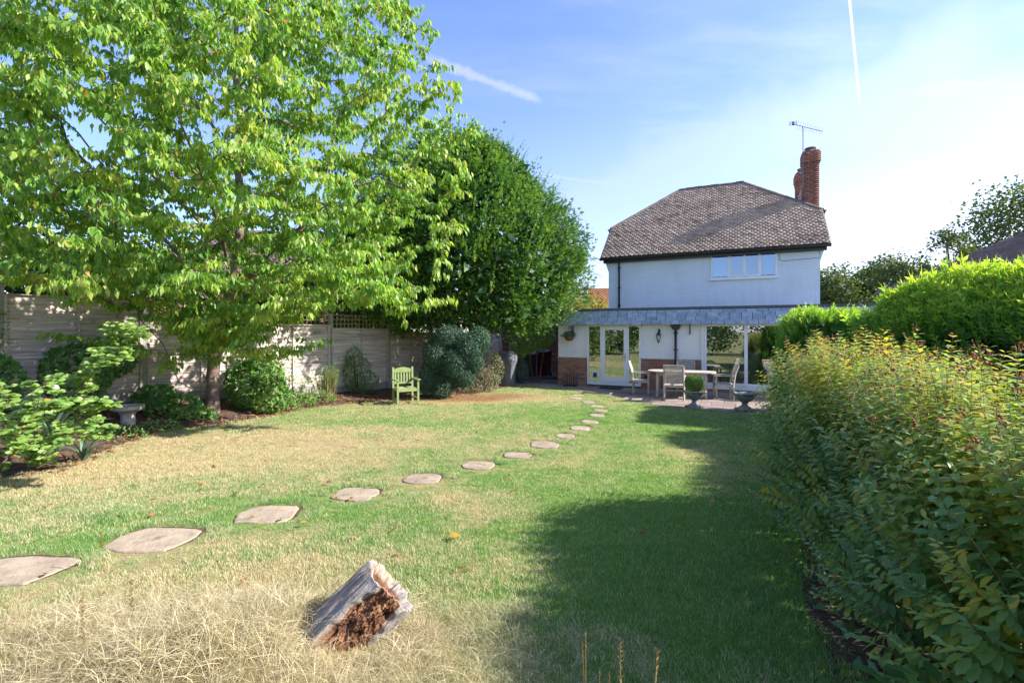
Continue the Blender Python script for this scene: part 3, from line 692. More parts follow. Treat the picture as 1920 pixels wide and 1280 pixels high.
for k in range(6): q.box(1.76 + k * .032, 1.772 + k * .032, UT - .012, UT - .006, 4.74, 4.82)
hp('air_vent', q, 'rust_pink')
q = MB(); q.tube([(7.36, UT - .008, 4.84), (7.36, UT - .008, 4.5), (7.45, UT - .008, 4.45), (8.0, UT - .008, 4.47), (8.57, UT - .008, 4.5)], .009, 5); hp('cable', q, 'lead')
q = MB(); q.tube([(1.72, UT - .12, 4.86), (1.72, UT - .10, 4.78), (1.72, UT - .05, 4.70), (1.72, UT - .05, 2.80)], .036, 10); hp('downpipe', q, 'black_paint', smooth=True)
for z in (4.5, 3.7, 3.0):
    q = MB(); q.cbox(1.66, 1.78, UT - .06, UT, z, z + .035, .004); hp('pipe_bracket', q, 'black_paint')
# roof body
RS0, RS1, G0, G1 = 1.02, 8.84, 3.62, 6.25
roofv = [(RS0, EAV_T, EAV_H), (RS1, EAV_T, EAV_H), (RS1, KT, KH), (G1, RIDT, RIDH), (G0, RIDT, RIDH), (RS0, KT, KH),
         (RS0, 2 * RIDT - EAV_T, EAV_H), (RS1, 2 * RIDT - EAV_T, EAV_H), (RS1, KT2, KH), (RS0, KT2, KH)]
roofv2 = [(a, b, c - .10) for a, b, c in roofv]
q = MB(); nf = [(0, 1, 2, 3, 4, 5), (6, 9, 4, 3, 8, 7), (5, 4, 9), (2, 8, 3)]
q.add(roofv + roofv2, nf + [tuple(i + 10 for i in f[::-1]) for f in nf] + [(0, 10, 11, 1), (1, 11, 12, 2), (0, 5, 15, 10), (2, 12, 18, 8), (5, 9, 19, 15), (9, 6, 16, 19), (8, 18, 17, 7), (6, 7, 17, 16)])
roof = hp('roof', q, 'roof_fill')
def tile_plane(O, U, V, w_at, vmax, tw=.17, gauge=.105, seed=1, th=.02, name='tiles', mat='roof_tile', parent=None, lift=.020, clump=True, rough_edge=.5):
    """rows of overlapping tiles on a plane: O origin, U along the row, V up the slope, w_at(v)->(u0,u1)"""
    O, U, V = Vector(O), Vector(U).normalized(), Vector(V).normalized(); N = U.cross(V).normalized()
    if N.z < 0: N = -N
    r = random.Random(seed); V_, F_, T_ = [], [], []
    rows = int(vmax / gauge)
    for i in range(rows + 1):
        v = i * gauge; u0, u1 = w_at(min(v + gauge * .5, vmax)); x = math.floor(u0 / tw) * tw - (tw / 2 if i % 2 else 0)
        while x < u1:
            a, b = max(x, u0), min(x + tw - .008, u1)
            if b - a > .02:
                l = lift * r.uniform(.7, 1.5) + (r.random() < .12) * .012; vv = v + r.uniform(-.012, .012) * rough_edge * 2
                ln = min(gauge * 1.5, max(vmax - v, gauge * .6)); base = len(V_)
                for (uu, wv, hh) in ((a, vv, l), (b, vv, l + r.uniform(-.003, .004)), (b, vv + ln, 0.003), (a, vv + ln, 0.003)):
                    V_.append(O + U * uu + V * wv + N * (hh + th))
                for (uu, wv, hh) in ((a, vv, l), (b, vv, l), (b, vv + ln, 0.0), (a, vv + ln, 0.0)):
                    V_.append(O + U * uu + V * wv + N * (hh - .002))
                F_ += [(base, base + 1, base + 2, base + 3), (base + 4, base + 5, base + 1, base), (base + 5, base + 6, base + 2, base + 1), (base + 7, base + 4, base, base + 3)]
                lf = .5 + .5 * math.sin(x * 1.7 + 2 * math.sin(v * 2.1 + seed)) * math.sin(v * 2.6 + math.sin(x * 1.1))
                T_ += [min(1, max(0, .45 * r.random() + .38 * lf + (.3 if r.random() < .06 else 0)))] * 8
            x += tw
    me = np_mesh(name, np.array([tuple(p) for p in V_]), np.array(F_), np.array(T_))
    o = obj(name, me, MAT[mat], parent); o['kind'] = 'stuff'; return o
SLEN = math.hypot(RIDT - EAV_T, RIDH - EAV_H); KL = math.hypot(KT - EAV_T, KH - EAV_H)
def front_w(v):
    if v <= KL: return (0, RS1 - RS0)
    f = (v - KL) / (SLEN - KL); return ((G0 - RS0) * f, (RS1 - RS0) - (RS1 - G1) * f)
tile_plane((RS0, EAV_T - .03, EAV_H), (1, 0, 0), (0, RIDT - EAV_T, RIDH - EAV_H), front_w, SLEN, parent=roof, seed=3, name='roof_tiles', tw=.185, gauge=.118)
# half hips
for (sx, gx, sg) in ((RS0, G0, -1), (RS1, G1, 1)):
    L = math.hypot(gx - sx, RIDH - KH); wd = KT2 - KT
    tile_plane((sx, KT, KH), (0, 1, 0), (gx - sx, 0, RIDH - KH), lambda v, L=L, wd=wd: (wd / 2 * v / L, wd - wd / 2 * v / L), L, parent=roof, seed=5, name='hip_tiles')
tile_plane((RS0, 2 * RIDT - EAV_T, EAV_H), (1, 0, 0), (0, EAV_T - RIDT, RIDH - EAV_H), front_w, SLEN, parent=roof, seed=6, name='roof_tiles', tw=.34, gauge=.21)
# ridge and hip tiles, one by one
def cap_tiles(p, q_, n, name='ridge_tile', rad=.11):
    p, q_ = Vector(p), Vector(q_); d = (q_ - p); L = d.length; d.normalize()
    prof = [(math.cos(a) * rad, math.sin(a) * rad * .75) for a in [math.pi * k / 6 for k in range(7)]]
    x = d.cross(Vector((0, 0, 1))).normalized(); y = x.cross(d)
    for i in range(n):
        a, b = p + d * (L * i / n), p + d * (L * (i + 1) / n - .006); k = 1 + (i % 2) * .04
        mb = MB(); vs = [c + x * u * k + y * (w * k - .02) for c in (a, b) for u, w in prof]
        mb.add(vs, [(j, j + 1, j + 8, j + 7) for j in range(6)] + [tuple(range(7)), tuple(range(13, 6, -1))]); mb.build(name, MAT['ridge'], roof)
plain('ridge', (.20, .15, .13), .9, .25, 8, .5, 30, objrand=.15)
cap_tiles((G0, RIDT, RIDH + .03), (G1, RIDT, RIDH + .03), 9)
cap_tiles((RS0, KT, KH + .03), (G0, RIDT, RIDH + .03), 13); cap_tiles((RS1, KT, KH + .03), (G1, RIDT, RIDH + .03), 13)
cap_tiles((RS0, KT2, KH + .03), (G0, RIDT, RIDH + .03), 13); cap_tiles((RS1, KT2, KH + .03), (G1, RIDT, RIDH + .03), 13)
# gutters and fascia boards
q = MB(); q.box(RS0 + .08, RS1 - .08, EAV_T + .12, EAV_T + .27, EAV_H - .19, EAV_H - .03); hp('eaves_board', q, 'dark_gutter')
gp = [(math.cos(a) * .06, math.sin(a) * .06) for a in [math.pi + math.pi * k / 6 for k in range(7)]]
def gutter(p, q_, up=(0, 0, 1)):
    p, q_ = Vector(p), Vector(q_); d = (q_ - p).normalized(); x = d.cross(Vector((0, 0, 1))).normalized(); z = Vector((0, 0, 1))
    mb = MB(); vs = [c + x * u * k + z * w * k for k in (1, .88) for c in (p, q_) for u, w in gp]
    fs = [(j, j + 1, j + 8, j + 7) for j in range(6)] + [(j + 14, j + 21, j + 22, j + 15) for j in range(6)] + [tuple(range(7)), tuple(range(13, 6, -1)), (0, 7, 21, 14), (6, 20, 27, 13)]
    mb.add(vs, fs); return hp('gutter', mb, 'dark_gutter')
gutter((RS0 - .05, EAV_T - .045, EAV_H - .02), (RS1 + .02, EAV_T - .045, EAV_H - .02))
for sx, sg in ((RS0, -1), (RS1, 1)):
    gutter((sx + sg * .06, KT - .12, KH - .01), (sx + sg * .06, KT2 + .12, KH - .01))
    q = MB(); q.box(min(sx, sx - sg * .1), max(sx, sx - sg * .1), KT - .06, KT2 + .06, KH - .16, KH - .06); hp('eaves_board', q, 'dark_gutter')
    q = MB(); q.add([(sx, KT - .10, KH - .02), (sx + sg * .1, KT - .10, KH - .02), (sx - sg * .02, KT - .02, KH - .42), (sx, KT + .1, KH - .02), (sx + sg * .1, KT + .1, KH - .02), (sx - sg * .02, KT + .04, KH - .42)], [(0, 1, 2), (3, 5, 4), (0, 3, 4, 1), (1, 4, 5, 2), (0, 2, 5, 3)]); hp('eaves_bracket', q, 'dark_gutter')
# verge undercloak
for sx in (RS0, RS1):
    q = MB(); q.bar((sx, EAV_T, EAV_H - .07), (sx, KT, KH - .07), .06, .09); q.build('verge_board', MAT['lead'], roof)

# chimney on the right hand end, two shafts joined in brick
def oct_shaft(mb_v, mb_f, mb_t, cx, cy, z0, z1, r0, flare, seed):
    rr = random.Random(seed); nz = int((z1 - z0) / .075); 
    for i in range(nz):
        z = z0 + i * .075; rel = z1 - z; rad = r0
        if rel < .62: rad += flare * .35
        if .16 < rel < .50: rad += flare * .65
        n = 4
        for k in range(n):
            a = 2 * math.pi * k / n; nx, ny = math.cos(a), math.sin(a); tx, ty = -ny, nx; w = rad * math.tan(math.pi / n)
            cuts = [-w, -w * .1, w] if (i + k) % 2 else [-w, -w * .6, w * .25, w]
            for u0, u1 in zip(cuts, cuts[1:]):
                j = .0015 * rr.random(); b = len(mb_v); g_ = .003
                for (u, ins, zz_) in ((u0 + g_, 0, z + .002), (u1 - g_, 0, z + .002), (u1 - g_, 0, z + .067), (u0 + g_, 0, z + .067), (u0 + g_, 1, z + .002), (u1 - g_, 1, z + .002), (u1 - g_, 1, z + .067), (u0 + g_, 1, z + .067)):
                    d = rad + j - ins * .04; mb_v.append((cx + nx * d + tx * u, cy + ny * d + ty * u, zz_))
                mb_f.extend([(b, b + 1, b + 2, b + 3), (b + 1, b + 5, b + 6, b + 2), (b + 4, b, b + 3, b + 7), (b + 3, b + 2, b + 6, b + 7), (b + 4, b + 5, b + 1, b)]); mb_t.extend([rr.random()] * 8)
CHs = 8.55
q = MB(); 
for cy in (4.75, 7.35): q.box(CHs - .245, CHs + .245, cy - .245, cy + .245, 5.2, 8.80)
q.box(CHs - .2, CHs + .2, 4.75, 7.35, 5.2, 7.75)
chim = hp('chimney', q, 'mortar')
V_, F_, T_ = [], [], []
oct_shaft(V_, F_, T_, CHs, 4.75, 5.4, 8.88, .262, .05, 1); oct_shaft(V_, F_, T_, CHs, 7.35, 5.4, 8.83, .265, .05, 2)
o = obj('brickwork', np_mesh('brickwork', np.array(V_), np.array(F_), np.array(T_)), MAT['chimney_brick'], chim); o['kind'] = 'stuff'
for cy in (4.75, 7.35):
    q = MB(); q.lathe([(.24, 8.78), (.22, 8.87), (.17, 8.91), (.17, 8.95), (.20, 8.96), (.20, 9.0), (.15, 9.02)], 16, (CHs, cy, 0)); o = q.build('chimney_pot', MAT['ridge'], chim)
# aerial on the chimney: a thing of its own
ap = HW(CHs - .27, 4.45); aer = empty('tv_aerial', (ap.x, ap.y, 7.4), 0, 'thin television aerial on a pole clamped to the brick chimney', 'aerial')
q = MB(); q.tube([(0, 0, 0), (0, 0, 2.28)], .018, 8); q.build('pole', MAT['lead'], aer)
q = MB(); d0 = Vector((-.30, .1, 2.50)); d1 = Vector((.56, -.3, 2.06)); q.tube([d0, d1], .012, 6); q.tube([(0, 0, 2.2), (-.02, .0, 2.36)], .012, 6); q.build('boom', MAT['lead'], aer)
for k in range(11):
    c = d0.lerp(d1, .14 + k * .082); l = .19 - k * .006; q = MB(); q.tube([c + Vector((-.25 * l, -.8 * l, .7 * l)), c - Vector((-.25 * l, -.8 * l, .7 * l))], .0045, 5); q.build('element', MAT['metal_grey'], aer)
q = MB(); c = d0 + Vector((-.02, 0, .03))
for k in range(5): q.tube([c + Vector((-.13, -.02, .06 - k * .035)), c + Vector((.13, .02, .10 - k * .035))], .006, 5)
for k in (-.13, 0, .13): q.tube([c + Vector((k, 0, -.09 + k * .15)), c + Vector((k, 0, .09 + k * .15))], .008, 5)
q.box(c.x - .03, c.x + .03, c.y - .02, c.y + .02, c.z - .05, c.z + .06)
q.build('reflector', MAT['dark_gutter'], aer)

# ================================================================== things by the house
def at_house(s, t, h=0, lr=0.0): return HW(s, t, h), -HA + lr
# lantern
p, a = at_house(3.63, .028, 2.02); lan = empty('wall_lantern', p, a, 'black carriage lantern on the white wall between door and downpipe', 'lantern')
q = MB(); q.cbox(-.035, .035, -.02, 0, -.16, .04, .006); q.tube([(0, -.01, -.04), (0, -.08, .0), (0, -.16, -.01), (0, -.16, -.08)], .012, 8); q.build('bracket', MAT['black_paint'], lan)
q = MB(); q.lathe([(.012, -.07), (.04, -.09), (.085, -.16), (.09, -.17), (.02, -.172)], 6, (0, -.16, 0)); q.build('lantern_roof', MAT['black_paint'], lan)
q = MB(); q.lathe([(.07, -.175), (.035, -.36)], 6, (0, -.16, 0)); q.build('lantern_glass', MAT['glass'], lan)
q = MB()
for k in range(6):
    an = math.pi / 3 * k; q.bar((math.cos(an) * .076, -.16 + math.sin(an) * .076, -.17), (math.cos(an) * .04, -.16 + math.sin(an) * .04, -.36), .009)
q.lathe([(.05, -.36), (.03, -.39), (.012, -.43), (.0, -.46)], 8, (0, -.16, 0)); q.build('lantern_cage', MAT['black_paint'], lan)
# hanging basket
p, a = at_house(.52, .028, 2.10); hb = empty('hanging_basket', p, a, 'coir hanging basket with trailing green plant on the white wall left of the door', 'hanging basket')
q = MB(); q.box(.05, .085, -.03, 0, -.22, .06); q.bar((.07, -.03, .04), (-.0, -.26, .04), .018); q.bar((.07, -.02, -.18), (.02, -.18, .03), .014); q.build('bracket', MAT['black_paint'], hb)
q = MB()
for k in range(3):
    an = 2 * math.pi * k / 3; q.tube([(0, -.26, .03), (.16 * math.cos(an), -.26 + .16 * math.sin(an), -.30)], .004, 4)
q.build('chain', MAT['black_paint'], hb)
q = MB(); q.lathe([(.0, -.47), (.09, -.455), (.15, -.40), (.175, -.30), (.17, -.29), (.0, -.30)], 18, (0, -.26, 0)); q.build('basket', MAT['coir'], hb)
def blob_leaves(n, c, r, size, tpl, seed, tint=(0, 1), flat=1.0, droop=0.0, up_bias=.5, shell=.6):
    g_ = np.random.default_rng(seed); d = rand_dirs(n, g_); rad = g_.uniform(shell, 1, n) ** .7
    pos = np.array(c) + d * np.array(r) * rad[:, None]
    ax = nrm(d + g_.normal(size=(n, 3)) * .6 + np.array([0, 0, -droop])); up = nrm(d * .6 + np.array([0, 0, up_bias]) + g_.normal(size=(n, 3)) * .4)
    return scatter(*tpl, pos, ax, up, g_.uniform(.7, 1.2, n) * size, np.clip(g_.uniform(tint[0], tint[1], n), 0, 1))
def leaf_obj(name, arr, mat, parent=None, kind='stuff'):
    v, f, t_ = arr; o = obj(name, np_mesh(name, v, f, t_), MAT[mat], parent)
    if kind: o['kind'] = kind
    return o
def cat(*arrs):
    vs, fs, ts = [], [], []; b = 0
    for v, f, t_ in arrs: vs.append(v); fs.append(f + b); ts.append(t_); b += len(v)
    return np.concatenate(vs), np.concatenate(fs), np.concatenate(ts)
leaf_obj('foliage', cat(blob_leaves(420, (0, -.26, -.24), (.2, .18, .1), .075, leaf4(.2), 3, droop=.3), blob_leaves(60, (-.22, -.26, -.25), (.12, .08, .05), .06, leaf4(.2), 4)), 'basket_leaf', hb)
# boot rack / iron spikes
p, a = at_house(.6, -.33, .018); bs = empty('iron_plant_stand', p, a, 'black iron rack of upright spikes against the brick plinth', 'rack')
q = MB(); q.box(-.24, .24, -.12, -.10, 0, .03); q.box(-.24, .24, .10, .12, 0, .03); q.box(-.24, -.22, -.1, .1, .001, .029); q.box(.22, .24, -.1, .1, .001, .029); q.build('base_frame', MAT['black_paint'], bs)
sm = MB(); sm.tube([(0, 0, 0), (0, 0, .44), (0, 0, .48)], [.011, .009, .002], 6); me = sm.mesh('spike')
for x in (-.2, -.07, .07, .2):
    for y in (-.11, .11): o = obj('spike', me, MAT['black_paint'], bs); o.location = (x, y, .02)
# door mat
p, a = at_house(2.1, -.48, .024); q = MB(); q.cbox(-.38, .38, -.2, .2, 0, .022, .006)
for k in range(14): q.box(-.35 + k * .052, -.32 + k * .052, -.17, .17, .022, .028)
o = q.build('door_mat', MAT['rubber']); o.location = p; o.rotation_euler = (0, 0, a); tag(o, 'dark rubber door mat on the paving at the glazed door', 'door mat')

# teak furniture
def bar_part(name, parent, p, q_, w, d, m='teak_grey', up=(0, 0, 1)):
    mb = MB(); mb.bar(p, q_, w, d, up); return mb.build(name, MAT[m], parent)
def teak_chair(label):
    c = empty('garden_armchair', (0, 0, 0), 0, label, 'garden chair', 'slatted teak armchairs on the patio')
    for s in (-1, 1):
        bar_part('leg', c, (s * .27, -.24, 0), (s * .27, -.24, .66), .045, .045)      # front
        mb = MB(); mb.tube([(s * .27, .22, 0), (s * .27, .22, .45), (s * .26, .27, .75), (s * .26, .36, 1.0)], .027, 4); mb.build('leg', MAT['teak_grey'], c)
        mb = MB(); mb.cbox(s * .27 - .035, s * .27 + .035, -.30, .25, .665, .69, .006); mb.build('arm', MAT['teak_grey'], c)
        bar_part('side_rail', c, (s * .27, -.22, .40), (s * .27, .21, .40), .03, .05)
    bar_part('front_rail', c, (-.25, -.24, .40), (.25, -.24, .40), .025, .05); bar_part('back_rail', c, (-.25, .22, .40), (.25, .22, .40), .025, .05)
    sm = MB(); sm.cbox(-.26, .26, -.024, .024, 0, .018, .004); me = sm.mesh('seat_slat')
    for k in range(8): o = obj('seat_slat', me, MAT['teak_grey'], c); o.location = (0, -.235 + k * .062, .43 - .012 * math.sin(k / 7 * math.pi))
    sm = MB(); sm.cbox(-.235, .235, -.008, .008, -.018, .018, .003); me = sm.mesh('back_slat')
    for k in range(10):
        z = .52 + k * .046; y = .23 + (.04 * (z - .45) / .3 if z < .75 else .04 + .09 * (z - .75) / .25)
        o = obj('back_slat', me, MAT['teak_grey'], c); o.location = (0, y, z); o.rotation_euler = (R(-12 if z > .7 else -6), 0, 0)
    mb = MB(); mb.cbox(-.285, .285, .335, .375, .97, 1.02, .008); mb.build('top_rail', MAT['teak_grey'], c)
    return c
def face(o, x, y, dx, dy): o.location = (x, y, .02); o.rotation_euler = (0, 0, math.atan2(dy, dx) + math.pi / 2)   # chair front (-y) looks along (dx,dy)
c0 = teak_chair('weathered teak armchair seen from behind at the near side of the oval table'); face(c0, 4.66, 13.78, .35, .9)
for lab, x, y, dx, dy in (('weathered teak armchair at the left end of the oval table by the glazed door', 4.06, 15.15, .93, -.3),
                          ('weathered teak armchair at the right end of the oval table, seen side on', 6.22, 14.1, -.93, .25),
                          ('weathered teak armchair behind the oval table against the brick plinth', 5.55, 15.35, -.35, -.93),
                          ('weathered teak armchair half hidden by the bush at the far right of the patio', 7.75, 13.75, .75, .4)):
    c = copy_tree(c0); c['label'] = lab; face(c, x, y, dx, dy)
tb_ = empty('garden_table', (5.12, 14.5, .02), -HA + R(4), 'weathered oval teak table with a pale sunlit top on the patio', 'garden table')
def oval(k, n=40): return [(math.copysign(abs(math.cos(2 * math.pi * i / n)) ** .75, math.cos(2 * math.pi * i / n)) * .97 * k, math.copysign(abs(math.sin(2 * math.pi * i / n)) ** .75, math.sin(2 * math.pi * i / n)) * .5 * k) for i in range(n)]
# top: planks clipped to the oval
n_pl = 8
for k in range(n_pl):
    y0, y1 = -.5 + k * 1.0 / n_pl + .003, -.5 + (k + 1) * 1.0 / n_pl - .003
    def hx(y): return .97 * (1 - min(1, abs(y) / .5) ** 2.66) ** (1 / 2.66)
    ys = [y0 + (y1 - y0) * j / 4 for j in range(5)]
    pts = [(hx(y), y) for y in ys] + [(-hx(y), y) for y in ys[::-1]]
    n = len(pts); mb = MB(); mb.add([(x, y, .74) for x, y in pts] + [(x, y, .77) for x, y in pts], [tuple(range(n))[::-1], tuple(range(n, 2 * n))] + [(i, (i + 1) % n, (i + 1) % n + n, i + n) for i in range(n)])
    mb.build('table_plank', MAT['teak_grey'], tb_)
for sx in (-1, 1):
    for sy in (-1, 1): bar_part('leg', tb_, (sx * .68, sy * .30, 0), (sx * .68, sy * .30, .68), .07, .07)
mb = MB(); mb.box(-.70, .70, -.32, -.29, .64, .738); mb.box(-.70, .70, .29, .32, .64, .738); mb.box(-.71, -.68, -.29, .29, .64, .737); mb.box(.68, .71, -.29, .29, .64, .737); mb.build('apron', MAT['teak_grey'], tb_)
mb = MB(); mb.bar((-.66, 0, .17), (.66, 0, .17), .06, .05); mb.bar((-.68, -.28, .17), (-.68, .28, .17), .05, .06); mb.bar((.68, -.28, .17), (.68, .28, .17), .05, .06); mb.build('stretcher', MAT['teak_grey'], tb_)

# urns
def urn(x, y, label, z=.0):
    o = empty('stone_urn', (x, y, z), .3, label, 'urn', 'weathered stone urns at the patio edge')
    mb = MB(); mb.cbox(-.17, .17, -.17, .17, 0, .05, .008); mb.build('base', MAT['urn_stone'], o)
    mb = MB(); mb.lathe([(.15, .05), (.14, .08), (.085, .11), (.06, .15), (.07, .19), (.10, .205)], 24); mb.build('stem', MAT['urn_stone'], o, True)
    mb = MB(); mb.lathe([(.08, .205), (.13, .225), (.20, .28), (.235, .34), (.24, .38), (.29, .40), (.295, .425), (.25, .43), (.22, .40), (.0, .38)], 48, wob=.018); mb.build('bowl', MAT['urn_stone'], o, True)
    return o
ux, uy = gnd(1302, 765); u0 = urn(ux, uy, 'weathered stone urn planted with a clipped round box ball', .02)
u1 = urn(*gnd(1396, 770), 'empty weathered stone urn to the right of the planted one', .02)
bb = empty('box_ball', (ux, uy, .42), 0, 'clipped dark green box ball growing in the stone urn', 'shrub')
mb = MB(); mb.tube([(0, 0, 0), (0, 0, .2)], .015, 6); mb.build('stem', MAT['stem_brown'], bb)
leaf_obj('foliage', cat(blob_leaves(5200, (0, 0, .21), (.235, .235, .21), .028, leaf4(.3), 5, shell=.82, up_bias=.2, tint=(.1, .9))), 'yew_leaf', bb)
leaf_obj('flowers', blob_leaves(60, (.1, -.1, .02), (.16, .12, .04), .04, leaf4(.4), 6), 'dead_leaf', bb)

# dining set behind the glass
def dining_chair(label):
    c = empty('dining_chair', (0, 0, 0), 0, label, 'dining chair', 'oak dining chairs behind the patio doors')
    for s in (-1, 1):
        bar_part('leg', c, (s * .2, -.2, 0), (s * .2, -.2, .45), .04, .04, 'oak'); mb = MB(); mb.tube([(s * .2, .2, 0), (s * .2, .2, .5), (s * .2, .3, 1.05)], .024, 4); mb.build('leg', MAT['oak'], c)
    mb = MB(); mb.cbox(-.23, .23, -.23, .23, .45, .5, .01); mb.build('seat', MAT['seat_cloth'], c)
    mb = MB(); mb.add([(-.19, .19, .5), (.19, .19, .5), (.19, .30, 1.07), (-.19, .30, 1.07), (-.19, .23, .5), (.19, .23, .5), (.19, .335, 1.07), (-.19, .335, 1.07)], [(0, 1, 2, 3), (7, 6, 5, 4), (0, 4, 5, 1), (3, 2, 6, 7), (0, 3, 7, 4), (1, 5, 6, 2)]); mb.build('backrest', MAT['seat_cloth'], c)
    return c
d0 = dining_chair('oak dining chair with pale blue back just behind the patio door'); p = HW(6.15, 1.05, .11); d0.location = p; d0.rotation_euler = (0, 0, -HA + R(175))
for lab, s, t_, r_ in (('oak dining chair seen side on behind the right glass door', 7.25, 1.6, -95), ('oak dining chair on the far side of the indoor table', 6.5, 2.9, 0)):
    c = copy_tree(d0); c['label'] = lab; c.location = HW(s, t_, .11); c.rotation_euler = (0, 0, -HA + R(r_))
dt = empty('dining_table', HW(6.4, 2.0, .11), -HA, 'oak dining table inside the house behind the patio doors', 'table')
mb = MB(); mb.cbox(-.5, .5, -.6, .6, .72, .76, .008); mb.build('table_top', MAT['oak'], dt)
for sx in (-.44, .44):
    for sy in (-.54, .54): bar_part('leg', dt, (sx, sy, 0), (sx, sy, .719), .06, .06, 'oak')

# green chair
gc = empty('green_armchair', (-2.93, 13.2, .01), 0, 'lime green painted wooden garden armchair standing alone by the fence', 'garden chair')
gm = 'green_paint'
for s in (-1, 1):
    bar_part('leg', gc, (s * .28, -.25, 0), (s * .28, -.25, .64), .05, .05, gm); bar_part('leg', gc, (s * .27, .25, 0), (s * .27, .29, .98), .045, .05, gm)
    mb = MB(); mb.cbox(s * .29 - .045, s * .29 + .045, -.33, .27, .645, .675, .008); mb.build('arm', MAT[gm], gc)
    bar_part('side_rail', gc, (s * .28, -.225, .38), (s * .28, .225, .38), .03, .07, gm)
bar_part('stretcher', gc, (.28, -.225, .15), (.28, .225, .15), .03, .04, gm)
bar_part('stretcher', gc, (-.28, -.225, .15), (-.28, .225, .15), .03, .04, gm)
bar_part('front_rail', gc, (-.25, -.25, .385), (.25, -.25, .385), .03, .07, gm); bar_part('back_rail', gc, (-.25, .262, .54), (.25, .262, .54), .025, .05, gm)
sm = MB(); sm.cbox(-.25, .25, -.03, .03, 0, .02, .004); me = sm.mesh('seat_slat')
for k in range(7): o = obj('seat_slat', me, MAT[gm], gc); o.location = (0, -.235 + k * .072, .42)
mb = MB(); n = 10; pr = [(-.25 + .5 * k / n, .92 + .055 * math.sin(math.pi * k / n)) for k in range(n + 1)]
vs = [(x, y, z) for y in (.275, .30) for x, z in [(-.25, .83), (.25, .83)] + pr[::-1]]; m_ = n + 3
mb.add(vs, [tuple(range(m_)), tuple(range(2 * m_ - 1, m_ - 1, -1))] + [(i, i + m_, (i + 1) % m_ + m_, (i + 1) % m_) for i in range(m_)]); mb.build('top_rail', MAT[gm], gc)
sm = MB(); sm.box(-.022, .022, -.008, .008, 0, .27); me = sm.mesh('back_slat')
for k in range(6): o = obj('back_slat', me, MAT[gm], gc); o.location = (-.2 + k * .08, .278, .56); o.rotation_euler = (R(-3), 0, 0)
gc.rotation_euler = (0, 0, math.atan2(-.88, .47) + math.pi / 2)

# barbecue under its cover
bx_, by_ = -.28, 17.4
bq = empty('covered_barbecue', (bx_, by_, .005), R(-20), 'barbecue under a grey fitted cover beside the big evergreen', 'barbecue')
mb = MB(); n = 40; prof = []
rr = random.Random(4); ph = [rr.uniform(0, 6.28) for _ in range(6)]
levels = [(0, .40, .26), (.15, .385, .25), (.4, .37, .25), (.62, .40, .28), (.8, .44, .33), (.88, .455, .345), (1.0, .45, .34), (1.12, .42, .31), (1.2, .36, .24), (1.245, .28, .15), (1.25, .0, .0)]
vs = []
for li, (z, ax_, ay_) in enumerate(levels):
    for k in range(n):
        a = 2 * math.pi * k / n; c, s = math.cos(a), math.sin(a); w = 1 + (.05 * math.sin(9 * a + ph[0] + z) + .03 * math.sin(15 * a + ph[1] - z * 2)) * max(0, 1 - z / 1.0)
        vs.append((math.copysign(abs(c) ** .5, c) * ax_ * w, math.copysign(abs(s) ** .5, s) * ay_ * w, z + .012 * math.sin(5 * a) * (1 if li else 0)))
mb.add(vs, [(l * n + k, l * n + (k + 1) % n, (l + 1) * n + (k + 1) % n, (l + 1) * n + k) for l in range(len(levels) - 1) for k in range(n)]); mb.build('cover', MAT['bbq_cover'], bq, True)
mb = MB(); mb.cbox(-.36, .36, -.2, .2, 0, .03, .004); mb.box(-.3, .3, -.15, .15, .03, .5); mb.build('cart', MAT['bin_dark'], bq)

# bins
def bin_(name, x, y, w, d, h, m, label, rz):
    o = empty(name, (x, y, .01), rz, label, 'wheelie bin', 'wheelie bins beside the house')
    b = MB(); k = .8; b.add([(-w / 2 * k, -d / 2 * k, .06), (w / 2 * k, -d / 2 * k, .06), (w / 2 * k, d / 2 * k, .06), (-w / 2 * k, d / 2 * k, .06), (-w / 2, -d / 2, h * .9), (w / 2, -d / 2, h * .9), (w / 2, d / 2, h * .9), (-w / 2, d / 2, h * .9)], [(0, 3, 2, 1), (4, 5, 6, 7), (0, 1, 5, 4), (1, 2, 6, 5), (2, 3, 7, 6), (3, 0, 4, 7)])
    b.box(-w / 2 - .015, w / 2 + .015, -d / 2 - .015, d / 2 + .015, h * .9, h * .93)
    for q_ in (-.25, .25): b.box(q_ * w - .01, q_ * w + .01, -d / 2 * .93 - .01, -d / 2 * .93 + .01, .2, h * .8)
    b.build('body', MAT[m], o)
    b = MB(); b.add([(-w / 2 - .03, -d / 2 - .04, h * .93), (w / 2 + .03, -d / 2 - .04, h * .93), (w / 2 + .03, d / 2 + .04, h * .93), (-w / 2 - .03, d / 2 + .04, h * .93), (-w / 2 + .03, -d / 2 + .04, h * .985), (w / 2 - .03, -d / 2 + .04, h * .985), (w / 2 - .03, d / 2, h + .02), (-w / 2 + .03, d / 2, h + .02)], [(0, 3, 2, 1), (4, 5, 6, 7), (0, 1, 5, 4), (1, 2, 6, 5), (2, 3, 7, 6), (3, 0, 4, 7)]); b.build('lid', MAT[m], o)
    for s in (-1, 1):
        wh = MB(); wh.lathe([(.1, -.02), (.1, .02)], 16); q = wh.build('wheel', MAT['rubber'], o); q.rotation_euler = (0, R(90), 0); q.location = (s * w * .42, d / 2 * .8 + .06, .1)
    return o
bin_('wheelie_bin', .78, 20.3, .42, .55, 1.08, 'bin_dark', 'dark grey wheelie bin beside the maroon one', -HA)
bin_('wheelie_bin', 1.36, 20.9, .56, .62, 1.16, 'bin_maroon', 'maroon wheelie bin with a broad lid between grey bin and house corner', -HA)
pl = empty('log_rack', (1.86, 21.6, .01), -HA, 'small wooden rack standing between the maroon bin and the house', 'rack')
